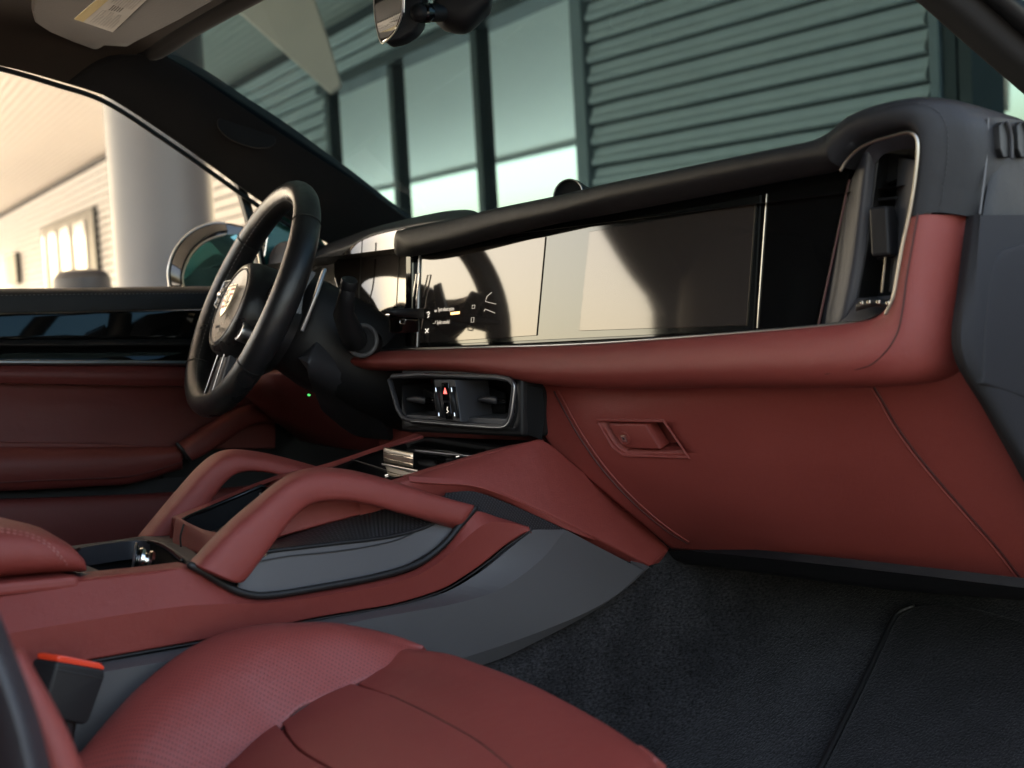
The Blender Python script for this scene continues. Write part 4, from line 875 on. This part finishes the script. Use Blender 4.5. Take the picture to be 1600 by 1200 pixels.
# hub / airbag cover
hub = lathe('airbag_cover', sw, wheel_blk, [(.070, -.055), (.074, -.03), (.074, -.01), (.072, .012), (.0675, .024), (.063, .0285), (.060, .0295), (.0585, .0285), (.001, .0295)], wc-wu*.020-wn*.004, wn, 48)
hc = wc-wu*.020+wn*.0245
tube('badge_ring', hub, dgrey, [hc+wn*.0005+(wx*math.cos(a_)+wu*math.sin(a_))*.0565 for a_ in [2*math.pi*i/48 for i in range(48)]], .0014, 6, closed=True)
goldm = mat('gold_badge', (.74, .66, .52), .35, 1); badge_r = mat('badge_red', (.45, .05, .04), .35); badge_k = mat('badge_black', (.02, .02, .02), .35)
def crest(s, pts): return [hc+wn*.0042+wx*x*s+wu*(y*s+.006) for x, y in pts]
shield = [(-.8, 1.0), (-.3, 1.06), (0, .98), (.3, 1.06), (.8, 1.0), (.86, .3), (.72, -.35), (.4, -.85), (0, -1.1), (-.4, -.85), (-.72, -.35), (-.86, .3)]
cr0 = prism('crest_badge', hub, goldm, [p-wn*.0 for p in crest(.0235, shield)], wn*.002, .0004)
def patchc(m, pts, lift=.0024): return prism('crest_field', cr0, m, [p+wn*(lift-.0042+.0042) for p in crest(.0235, pts)], wn*.0005, 0)
for (m_, pts) in ((badge_r, [(-.7, .05), (-.08, .05), (-.08, -.1), (-.68, -.1)]), (badge_r, [(-.62, -.35), (-.08, -.35), (-.08, -.5), (-.52, -.5)]), (badge_r, [(.08, .75), (.7, .75), (.72, .6), (.08, .6)]), (badge_r, [(.08, .42), (.74, .42), (.74, .27), (.08, .27)]),
                  (badge_k, [(-.7, .6), (-.35, .72), (-.3, .66), (-.66, .5)]), (badge_k, [(-.7, .38), (-.35, .5), (-.3, .44), (-.68, .28)]), (badge_k, [(.3, -.2), (.62, -.1), (.6, -.18), (.28, -.28)]), (badge_k, [(.25, -.42), (.52, -.34), (.48, -.42), (.22, -.5)])): patchc(m_, pts)
prism('crest_shield', cr0, goldm, [p+wn*.0026 for p in crest(.0235, [(-.26, .35), (.26, .35), (.24, -.1), (0, -.38), (-.24, -.1)])], wn*.0006, .0001)
prism('crest_figure', cr0, badge_k, [p+wn*.0034 for p in crest(.0235, [(-.08, .22), (.02, .28), (.1, .18), (.06, .02), (.12, -.2), (.02, -.1), (-.1, -.22), (-.06, 0)])], wn*.0003, 0)
prism('crest_band', cr0, badge_k, [p+wn*.0026 for p in crest(.0235, [(-.74, .95), (.74, .95), (.75, .86), (-.75, .86)])], wn*.0004, 0)
text('airbag_lettering', hub, thread_k, 'AIRBAG', hc-wu*.036-wx*.010+wn*.0042, wx, wu, .006)
# spokes: left and right with key pods, lower twin spoke
def spoke(a0, name, w0=.026, w1=.034):
    a_ = math.radians(a0); d = (wx*math.cos(a_)+wu*math.sin(a_)); s_ = wn.cross(d).normalized()
    i0, i1 = wc+d*.055-wn*.012, wc+d*.160-wn*.004
    return panel(name, sw, wheel_blk, [[i0-s_*w0+wn*.004, i0.lerp(i1, .5)-s_*w0*.9, i1-s_*w1], [i0+wn*.012, i0.lerp(i1, .5)+wn*.008, i1+wn*.006], [i0+s_*w0+wn*.004, i0.lerp(i1, .5)+s_*w0*.9, i1+s_*w1]], 14, 12, .004, .02, ref=wc+wn*2)
for a0 in (176, 4):
    sp = spoke(a0, 'spoke'); a_ = math.radians(a0); d = (wx*math.cos(a_)+wu*math.sin(a_)); s_ = wu
    if a0 == 4: continue
    q = [wc+d*r_+s_*h_+wn*n_ for r_, h_, n_ in ((.082, .024, .012), (.132, .022, .010), (.137, -.016, .010), (.084, -.026, .012))]
    pod = prism('key_pod', sp, dgrey, q, -wn*.016, .003, 3)
    tube('key_pod_bezel', pod, silver, [p+wn*.001 for p in q], .0018, 8, closed=True)
    for k in range(2): box('key', pod, plastic, wc+d*(.096+.022*k)+wu*.0+wn*.012, .016, .026, .004, (wx, wu, wn), .0015)
    lathe('key_roller', pod, silver, [(.005, -.008), (.006, -.006), (.006, .006), (.005, .008)], wc+d*.108+wn*.014, wx, 16)
la = [wc-wu*.050+wx*k*.024+wn*.006 for k in (-1, 1)]; lb = [wc-wu*.150+wx*k*.030-wn*.0 for k in (-1, 1)]
lo = panel('lower_spoke', sw, dgrey, [[la[0], lb[0]], [(la[0]+la[1])/2+wn*.004, (lb[0]+lb[1])/2+wn*.004], [la[1], lb[1]]], 12, 8, .003, .014, ref=wc+wn*2)
for k, m_ in ((-.55, silver), (.55, silver)): tube('spoke_inlay', lo, m_, [wc-wu*.056+wx*k*.026+wn*.011, wc-wu*.146+wx*k*.034+wn*.006], .0022, 8, 8, flat=.6)
dl = wc+wx*.060-wu*.056+wn*.010
lathe('mode_dial', sw, silver, [(.0135, -.012), (.0145, 0), (.0135, .004), (.011, .0045), (.0105, .003), (.001, .0032)], dl, wn, 28)
box('dial_mark', bpy.data.objects['mode_dial'], plastic, dl+wn*.004, .006, .012, .001, (wx, wu, wn), .0004)
for sx in (1, -1):
    pdl = [wc+wx*sx*x_+wu*y_-wn*n_ for x_, y_, n_ in ((.098, .060, .052), (.110, .064, .05), (.116, .02, .05), (.108, -.030, .052), (.098, -.028, .054), (.1, .0, .054))]
    prism('shift_paddle', sw, silver, pdl, -wn*.006, .002, 3)
# ---------------- steering column
sc_ = thing('steering_column', wc-wn*.12, 'black steering column shroud behind the wheel with stalks', 'column')
secs = []
for k, (d_, rx_, rz_, dz_) in enumerate(((.05, .062, .058, 0), (.075, .078, .070, -.004), (.12, .085, .074, -.01), (.2, .088, .072, -.016), (.30, .088, .07, -.02))):
    o = wc-wn*d_+wu*dz_
    secs.append([o+wx*rx_*math.copysign(abs(math.cos(a_))**(2/2.8), math.cos(a_))+wu*rz_*math.copysign(abs(math.sin(a_))**(2/2.8), math.sin(a_)) for a_ in [2*math.pi*j/28 for j in range(28)]])
section_loft('shroud', sc_, plastic, secs, .004)
panel('column_apron', sc_, dgrey, [cy([(500, 520, .06), (535, 530, .1), (562, 560, .13)], 0), cy([(480, 580, .03), (540, 600, .1), (585, 620, .16)], 0), cy([(500, 640, .16), (550, 680, .2), (610, 690, .22)], 0)], 12, 10, .004, .02)
# wiper stalk on the right: arm, knurled cap, root ring
st = tube('wiper_stalk', sc_, plastic, cy([(543, 452, .035), (541, 470, .038), (537, 490, .045), (545, 512, .06), (556, 533, .08)], 0), [.0105, .012, .0145, .0165, .018], 14, None, capr=.004)
st0 = PY(545, 444, .035); sax = (PY(546, 440, .034)-PY(541, 466, .038)).normalized()
lathe('stalk_cap', st, plastic, [(.0105, -.008), (.0115, -.006), (.0118, .004), (.0105, .007), (.001, .0075)], st0, sax, 12)
rg = PY(566, 532, .085); rax = (C-rg).normalized(); rax = Vector((.55, -.8, .1)).normalized()
tube('stalk_ring', st, grey, [rg+(rax.orthogonal().normalized()*math.cos(a_)+rax.cross(rax.orthogonal().normalized())*math.sin(a_))*.021 for a_ in [2*math.pi*i/32 for i in range(32)]], .0032, 8, closed=True)
lathe('stalk_root', st, plastic, [(.019, -.03), (.019, 0), (.001, .002)], rg, rax, 28)
tube('indicator_stalk', sc_, plastic, [wc-wn*.10-wx*.08, wc-wn*.10-wx*.15+wu*.02, wc-wn*.09-wx*.20+wu*.035], .009, 12, 12)
# small chrome-edged knob of the dash behind the rim
lathe('light_switch', dash, dgrey, [(.03, -.02), (.032, 0), (.029, .006), (.024, .007), (.001, .006)], PY(442, 405, .24), Vector((.2, -1, .25)), 30)
# lower driver-side dash, dark red, with a green lamp
kd = panel('driver_knee_panel', dash, red_deep, [cy([(380, 580, .14), (450, 585, .17), (520, 590, .18), (600, 600, .2)], 0), cy([(390, 625, .12), (450, 640, .2), (520, 650, .24), (600, 655, .24)], 0), cy([(470, 690, .30), (520, 700, .30), (570, 705, .3), (640, 700, .28)], 0)], 20, 10, .004, .02)
gp = PY(482, 617, .12); lathe('green_lamp', dash, mat('green_led', (.05, .6, .2), .4, emit=((.05, .9, .25), .12)), [(.0016, -.004), (.0016, 0), (.001, .001)], gp, Vector((.6, -.8, .1)), 12)

# ================================================================== driver's door
door = thing('driver_door', (-.74, -.1, .05), 'closed driver door with gloss black trim and dark red leather panels', 'door')
def xs(pts, x): return [PX(a_, b_, x) for a_, b_ in pts]
X0 = (-120, -20, 100, 220, 330, 430)
def row(ys, x): return [PX(px, y, x if not isinstance(x, (list, tuple)) else x[i]) for i, (px, y) in enumerate(zip(X0, ys))]
panel('sill_pad', door, black, [row((452, 451, 450, 448.5, 447, 446), -.735), row((453, 452, 451, 449, 448, 447), -.715), row((462, 461, 459, 458, 457, 456), -.702), row((491, 489.5, 487, 484, 481, 478), -.700)], 30, 10, .001, .02)
stitches('stitching', door, thread_k, [p+Vector((.0008, 0, 0)) for p in row((463, 462, 460, 459, 458, 457), -.7015)], .004, .003, .0005)
panel('gloss_trim', door, gloss, [row((493, 491.5, 489, 486, 484, 481), -.7095), row((510, 510, 509, 507, 505, 503), -.707), row((531, 530, 529, 528, 527, 525), -.7045)], 30, 8, .001, .02)
panel('trim_ledge', door, plastic, [row((531, 530.5, 530, 529, 528, 526), -.703), row((538, 538, 538, 537, 536, 535), -.690), row((541, 541, 541, 540, 540, 539), -.690)], 30, 6, .001, .02)
panel('lower_gloss_trim', door, gloss, [row((544, 544, 544, 544, 544, 543), -.700), row((554, 554, 554, 553, 553, 552), -.694), row((563, 563, 563, 564, 564, 564), -.69)], 30, 6, .001, .02)
tube('silver_strip', door, silver, [p+Vector((.004, 0, 0)) for p in row((566, 566, 566.5, 567, 567.5, 568), -.69)], .0042, 8, 40)
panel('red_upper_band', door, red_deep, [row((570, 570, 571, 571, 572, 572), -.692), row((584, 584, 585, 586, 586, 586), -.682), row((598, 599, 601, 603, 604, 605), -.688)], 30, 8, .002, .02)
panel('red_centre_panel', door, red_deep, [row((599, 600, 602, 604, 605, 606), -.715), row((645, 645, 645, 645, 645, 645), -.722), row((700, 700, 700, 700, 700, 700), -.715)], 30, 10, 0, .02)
X0 = (-120, -20, 60, 140, 210, 286)
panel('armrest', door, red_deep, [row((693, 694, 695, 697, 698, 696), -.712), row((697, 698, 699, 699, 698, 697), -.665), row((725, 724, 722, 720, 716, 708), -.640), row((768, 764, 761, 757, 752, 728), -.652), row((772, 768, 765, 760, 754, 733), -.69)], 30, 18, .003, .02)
panel('grip_ledge', door, red_deep, [row((692, 693, 694, 696, 697, 697), -.70), row((689, 690, 691, 692, 695, 697), -.668), row((699, 699, 699, 699, 698, 697.5), -.664)], 20, 6, .002, .01)
tube('armrest_seam', door, seam_r, row((759, 755, 751, 748, 743, 722), -.642), .0008, 6, 30)
X0 = (-120, -20, 100, 220, 330, 430)
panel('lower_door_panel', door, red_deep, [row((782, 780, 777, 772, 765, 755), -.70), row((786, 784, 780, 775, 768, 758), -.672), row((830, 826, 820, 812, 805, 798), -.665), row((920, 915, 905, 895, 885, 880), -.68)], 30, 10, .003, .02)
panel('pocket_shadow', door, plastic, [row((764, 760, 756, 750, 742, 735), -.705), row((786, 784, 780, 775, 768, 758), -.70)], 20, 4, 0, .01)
# door pull rising towards the dash, dark pocket behind
pull = bead('door_pull', door, red_deep, cx([(276, 697, -.655), (300, 680, -.655), (340, 655, -.66), (372, 638, -.665), (400, 632, -.67), (450, 640, -.69)], 0), cx([(296, 718, -.655), (318, 708, -.655), (352, 688, -.66), (382, 668, -.665), (410, 660, -.67), (450, 664, -.69)], 0), .022, 30, 16, 3, .004)
tube('pull_joint', pull, rubber, cx([(277, 694, -.632), (284, 702, -.630), (291, 712, -.632), (298, 720, -.636)], 0), .003, 8, 10)
box('door_shell', door, plastic, (-.775, -.15, .3), .05, 1.3, .6, bevel=.01)
# ---------------- exterior mirror
mir = thing('door_mirror', PX(310, 420, -.92), 'black door mirror with teal glass seen through the driver window', 'mirror')
mo = [(264, 448), (262, 425), (268, 398), (283, 374), (305, 356), (332, 347), (356, 347), (392, 356), (400, 400), (398, 448), (380, 462), (280, 462)]
prism('mirror_housing', mir, gloss, [PX(a_, b_, -.93) for a_, b_ in mo], Vector((-.07, .10, 0)), .006, 3)
panel('housing_lip', mir, gloss, [[PX(a_, b_, -.925) for a_, b_ in ((264, 446), (262, 425), (268, 398), (283, 374), (305, 356), (332, 347), (352, 348))], [PX(a_, b_, -.90) for a_, b_ in ((282, 446), (282, 430), (288, 408), (300, 388), (318, 372), (340, 362), (356, 360))]], 24, 6, .001, .004)
tube('housing_edge', mir, silver, [PX(a_, b_, -.922) for a_, b_ in ((265, 448), (263, 425), (269, 399), (284, 375.5), (306, 358), (332, 349), (350, 349))], .0026, 8, 40)
mg = [(287, 450), (285, 432), (292, 410), (305, 390), (325, 375), (350, 366), (385, 366), (396, 410), (392, 455)]
mgl = prism('mirror_glass', mir, mat('teal_mirror_glass', (.10, .24, .23), .06, .75), [PX(a_, b_, -.905) for a_, b_ in mg], Vector((-.01, .012, 0)), .001)
tube('glass_rim', mgl, bronze, [PX(a_, b_, -.903) for a_, b_ in ((287, 452), (285, 432), (292, 410), (305, 390), (325, 375), (352, 366))], .0022, 8, 30)

# ================================================================== rear-view mirror, sun visor
rv = thing('rear_view_mirror', PD(700, 20, 1.62), 'black rear view mirror on a ball mount at the windscreen top', 'mirror')
DM = 1.66
def rvp(pts, t): return [PD(a_, b_, t) for a_, b_ in pts]
hs_ = [(590, -30), (588, 30), (594, 58), (603, 67), (625, 62), (645, 50), (655, 36), (660, 10), (660, -30)]
sh = prism('mirror_shell', rv, plastic, rvp(hs_, DM+.022), (A*.03+R*.006), .006, 3)
MN = Vector((-.15, -.98, -.1)).normalized()
gs = [(586, -30), (585, 10), (588, 40), (596, 66), (604, 62), (618, 46), (627, 20), (628, -30)]
mg2 = prism('mirror_glass', rv, mat('silvered_mirror', (.7, .72, .72), .02, 1), [PN(a_, b_, PD(606, 20, DM-.012), MN) for a_, b_ in gs], -MN*.005, .0008)
tube('glass_bezel', rv, silver, [PN(a_, b_, PD(606, 20, DM-.012), MN) for a_, b_ in ((585, -28), (584.5, 10), (588, 40), (596, 67), (605, 63), (619, 47), (628, 20), (629, -28))], .001, 6, 40)
tube('ball_arm', rv, plastic, [PD(655, 20, DM+.02), PD(672, 20, DM+.03), PD(690, 20, DM+.04)], .011, 14, 8)
lathe('ball_joint', rv, gloss, [(.006, -.012), (.012, -.006), (.0125, 0), (.012, .006), (.006, .012)], PD(664, 20, DM+.026), (PD(690, 20, DM)-PD(660, 20, DM)), 20)
bead('sensor_housing', rv, plastic, rvp([(684, -40), (700, -40), (730, -40), (762, -40)], DM+.06), rvp([(682, 34), (698, 47), (730, 50), (764, 20)], DM+.06), .03, 20, 18, 2.8, .006)
box('mirror_stem', rv, plastic, PD(725, -60, DM+.06), .05, .03, .14, bevel=.006)

vis = thing('sun_visor', PZ(150, 30, 1.0), 'dark brown suede sun visor with a paper warning label', 'sun visor')
vo = [(68, -60), (56, -8), (49, 18), (54, 36), (75, 50), (110, 65), (145, 78), (155, 78), (165, 72), (200, 74), (214, 66), (285, 30), (345, -4), (420, -48)]
vz = .992
vb = prism('visor_pad', vis, suede, [PZ(a_, b_, vz) for a_, b_ in vo], Vector((0, 0, .018)), .006, 4)
paper = mat('warning_label_paper', (.62, .58, .52), .6, vary=.03); ylw = mat('warning_label_yellow', (.66, .52, .24), .6); ink = mat('label_ink', (.12, .11, .1), .7); inkl = mat('label_faint_ink', (.42, .39, .36), .7)
def vp(px, py, d): return PZ(px, py, vz-d)
lab = prism('warning_label', vb, paper, [vp(a_, b_, .0012) for a_, b_ in ((116, 30), (176, 50.5), (235, -6), (176, -22))], Vector((0, 0, .001)), 0)
prism('label_header', lab, ylw, [vp(a_, b_, .0018) for a_, b_ in ((116, 30), (130, 34.5), (190, -18), (176, -22))], Vector((0, 0, .0005)), 0)
def lp(u, v): # u along the label's length (0 front edge .. 1), v across
    a0 = vp(116, 30, .0022).lerp(vp(176, 50.5, .0022), v); a1 = vp(176, -22, .0022).lerp(vp(235, -6, .0022), v); return a0.lerp(a1, u)
for i in range(9):
    v = .34+.068*i
    for (u0, u1) in ((.06, .42), (.62, .98)):
        if i % 3 == 2: u1 -= .12
        a_, b_ = lp(u0, v), lp(u1, v); w_ = (lp(u0, v+.012)-a_)
        prism('label_line', lab, inkl, [a_, b_, b_+w_, a_+w_], Vector((0, 0, .0003)), 0)
for i in range(5):
    a_, b_ = lp(.46+.006*i, .45+.06*i), lp(.60-.01*(i % 2), .45+.06*i); w_ = lp(.46, .47)-lp(.46, .45)
    prism('label_line', lab, ink, [a_, b_, b_+w_, a_+w_], Vector((0, 0, .0003)), 0)

# ================================================================== passenger seat
seat = thing('passenger_seat', (.4, -.5, .02), 'red leather passenger seat with perforated bolster and stitched inserts', 'seat')
b1 = [(70, 1240, .225), (120, 1182, .222), (200, 1090, .215), (250, 1045, .21), (300, 1010, .208), (350, 988, .21), (400, 977, .215), (460, 974, .225), (520, 976, .24), (580, 985, .262), (625, 997, .285), (662, 1012, .31)]
b3 = [(290, 1262, .32), (330, 1220, .315), (370, 1186, .312), (410, 1158, .31), (440, 1140, .308), (452, 1122, .306), (470, 1106, .306), (500, 1092, .308), (540, 1076, .31), (580, 1058, .312), (620, 1037, .313), (660, 1015, .314)]
B1, B3 = cx(b1, 0), cx(b3, 0)
B2 = [a_.lerp(b_, .45)+Vector((.0, 0, .020 if 0 < i < 9 else .012 if i == 9 else .004 if i == 10 else -.001)) for i, (a_, b_) in enumerate(zip(B1, B3))]
B0 = [p+Vector((-.008, .004, -.03)) for p in B1]; B00 = [p+Vector((-.004, .0, -.13)) for p in B1]
bol = panel('bolster', seat, red_perf, [B0, B1, B2, B3], 60, 30, .002, .012)
panel('bolster_side', seat, red, [[p+Vector((-.0005, 0, 0)) for p in B0], B00], 40, 6, .001, .01, ref=Vector((-1, 0, .3)))
tube('piping', seat, red, B0, .0018, 6, 60)
i1 = [(662, 1013, -.206), (700, 1022, -.200), (740, 1035, -.195), (790, 1053, -.192), (840, 1074, -.192), (890, 1100, -.196), (940, 1128, -.206), (985, 1157, -.22), (1012, 1180, -.232), (1035, 1215, -.25)]
I1 = cy(i1, 0)
i2 = [(566, 1068, .226), (610, 1087, .224), (655, 1108, .222), (700, 1131, .22), (740, 1154, .218), (775, 1180, .216), (805, 1206, .214), (835, 1235, .212), (870, 1270, .21), (900, 1300, .208)]
I2 = cz(i2, 0); I1[0] += Vector((-.014, -.014, -.001)); I2[0] += Vector((-.006, 0, -.001))
IF = [p+Vector((0, .03, -.05)) for p in I1]; IF2 = [p+Vector((0, .02, -.15)) for p in I1]
panel('front_insert', seat, red_fine, [IF2, IF, I1, [a_.lerp(b_, .5)+Vector((0, -.0, .007*min(1, i*.3)-(.001 if i == 0 else 0))) for i, (a_, b_) in enumerate(zip(I1, I2))], I2], 50, 26, .0015, .012, ref=Vector((.4, -.2, 3)))
j2 = [(452, 1130, .20), (456, 1152, .198), (472, 1172, .196), (505, 1192, .195), (560, 1222, .195), (640, 1262, .195), (720, 1300, .195), (800, 1340, .195), (860, 1380, .195), (900, 1420, .195)]
J1 = [p+Vector((0, -.0006, .0006)) for p in I2]
J2 = cz(j2, 0); J1[0] += Vector((-.008, -.002, -.001)); J2[0] += Vector((-.012, 0, -.001)); J2[1] += Vector((-.004, 0, 0))
panel('centre_insert', seat, red, [J1, [a_.lerp(b_, .5)+Vector((0, 0, .0035)) for a_, b_ in zip(J1, J2)], J2], 50, 16, .0015, .02)
K2 = [p+Vector((0, -.0022, -.0005)) for p in J2[:7]]; K2[0] += Vector((-.004, -.002, -.001)); K3 = cz([(330, 1224, .165), (350, 1260, .165), (380, 1290, .165), (420, 1320, .165), (470, 1350, .165), (520, 1380, .165), (600, 1420, .165)], 0)
panel('seam_underlay', seat, red, [cz([(405, 1128, .196), (450, 1100, .2), (520, 1080, .208)], 0), cz([(420, 1190, .184), (470, 1195, .186), (530, 1190, .19)], 0)], 8, 4, 0, 0, ref=Vector((.4, -.4, 3)))
panel('rear_insert', seat, red, [K2, [a_.lerp(b_, .4)+Vector((0, 0, .003)) for a_, b_ in zip(K2, K3)], K3], 30, 12, .0015, .02)
tube('seam', seat, seam_r, [p+Vector((0, -.0003, .0002)) for p in I2[1:]], .0009, 6, 50)
tube('seam', seat, seam_r, [p+Vector((.001, -.001, -.0008)) for p in B3[4:11]], .001, 6, 50)
box('cushion_core', seat, red, (.43, -.46, .085), .38, .46, .13, bevel=.02)
# corner tuck of the front edge
ot = panel('front_corner_tuck', seat, red, [cy([(842, 1232, -.30), (880, 1198, -.27), (930, 1176, -.245), (975, 1164, -.228), (1002, 1163, -.222)], 0), cy([(880, 1250, -.29), (920, 1215, -.262), (960, 1192, -.242), (995, 1176, -.228), (1014, 1172, -.224)], 0), cy([(930, 1290, -.27), (960, 1250, -.25), (1000, 1215, -.24), (1018, 1195, -.232), (1026, 1184, -.228)], 0)], 24, 10, .003, .01, puff=.002)
# backrest: dark shell and red bolster at the frame's left edge
panel('backrest_shell', seat, dgrey, [[PD(a_, b_, .80) for a_, b_ in ((-60, 880), (-10, 935), (22, 1005), (50, 1080), (72, 1150), (92, 1240))], [PD(a_, b_, .76) for a_, b_ in ((-110, 880), (-50, 940), (-20, 1010), (8, 1080), (30, 1150), (50, 1240))], [PD(a_, b_, .80) for a_, b_ in ((-200, 880), (-150, 940), (-110, 1010), (-80, 1080), (-60, 1150), (-40, 1240))]], 24, 14, .006, .03)
bead('backrest_bolster', seat, red, [PD(a_, b_, .88) for a_, b_ in ((30, 1040), (50, 1072), (76, 1110), (104, 1158), (140, 1240))], [PD(a_, b_, .86) for a_, b_ in ((20, 1060), (36, 1100), (54, 1150), (70, 1200), (90, 1280))], .012, 20, 16, 2.6, .01)
def sring(y, z, w_, d_): return [Vector((.405+w_*math.copysign(abs(math.cos(a_))**.6, math.cos(a_)), y+d_*math.copysign(abs(math.sin(a_))**.7, math.sin(a_)), z)) for a_ in [2*math.pi*j/20 for j in range(20)]]
section_loft('backrest', seat, red, [sring(-.86, .10, .19, .06), sring(-.90, .35, .20, .07), sring(-.96, .55, .19, .06), sring(-1.0, .68, .16, .05)], .02)
# ---------------- buckle
bk = thing('seat_belt_buckle', PX(115, 1130, .215), 'black seat belt buckle with red release button beside the seat cushion', 'buckle')
bc = [(90, 1033), (164, 1046), (165, 1058), (141, 1126), (134, 1133), (84, 1122), (70, 1108)]
bo = prism('buckle_case', bk, plastic, [PX(a_, b_, .226) for a_, b_ in bc], Vector((-.018, -.014, .002)), .003, 3)
prism('release_button', bk, mat('release_red', (.80, .055, .02), .35), [PX(a_, b_, .2245) for a_, b_ in ((90, 1025.5), (98, 1024), (158, 1036), (164, 1042), (163, 1047), (90, 1034))], Vector((-.015, -.012, .002)), .0012, 2)
tube('case_joint', bo, rubber, [PX(a_, b_, .2265) for a_, b_ in ((88, 1046), (160, 1060))], .0006, 5, 4)
tube('buckle_stem', bk, rubber, [PX(112, 1122, .215), PX(106, 1160, .216), PX(102, 1230, .215)], .008, 10, 8, flat=.5)

# ================================================================== driver's seat (mirrored in the display glass)
ds = thing('driver_seat', (-.37, -.55, .02), 'driver seat reflected as a dark shape in the display glass', 'seat')
def ring(y, z, w_, d_, x=-.37, k=20): return [Vector((x+w_*math.copysign(abs(math.cos(a_))**.6, math.cos(a_)), y+d_*math.copysign(abs(math.sin(a_))**.7, math.sin(a_)), z)) for a_ in [2*math.pi*j/k for j in range(k)]]
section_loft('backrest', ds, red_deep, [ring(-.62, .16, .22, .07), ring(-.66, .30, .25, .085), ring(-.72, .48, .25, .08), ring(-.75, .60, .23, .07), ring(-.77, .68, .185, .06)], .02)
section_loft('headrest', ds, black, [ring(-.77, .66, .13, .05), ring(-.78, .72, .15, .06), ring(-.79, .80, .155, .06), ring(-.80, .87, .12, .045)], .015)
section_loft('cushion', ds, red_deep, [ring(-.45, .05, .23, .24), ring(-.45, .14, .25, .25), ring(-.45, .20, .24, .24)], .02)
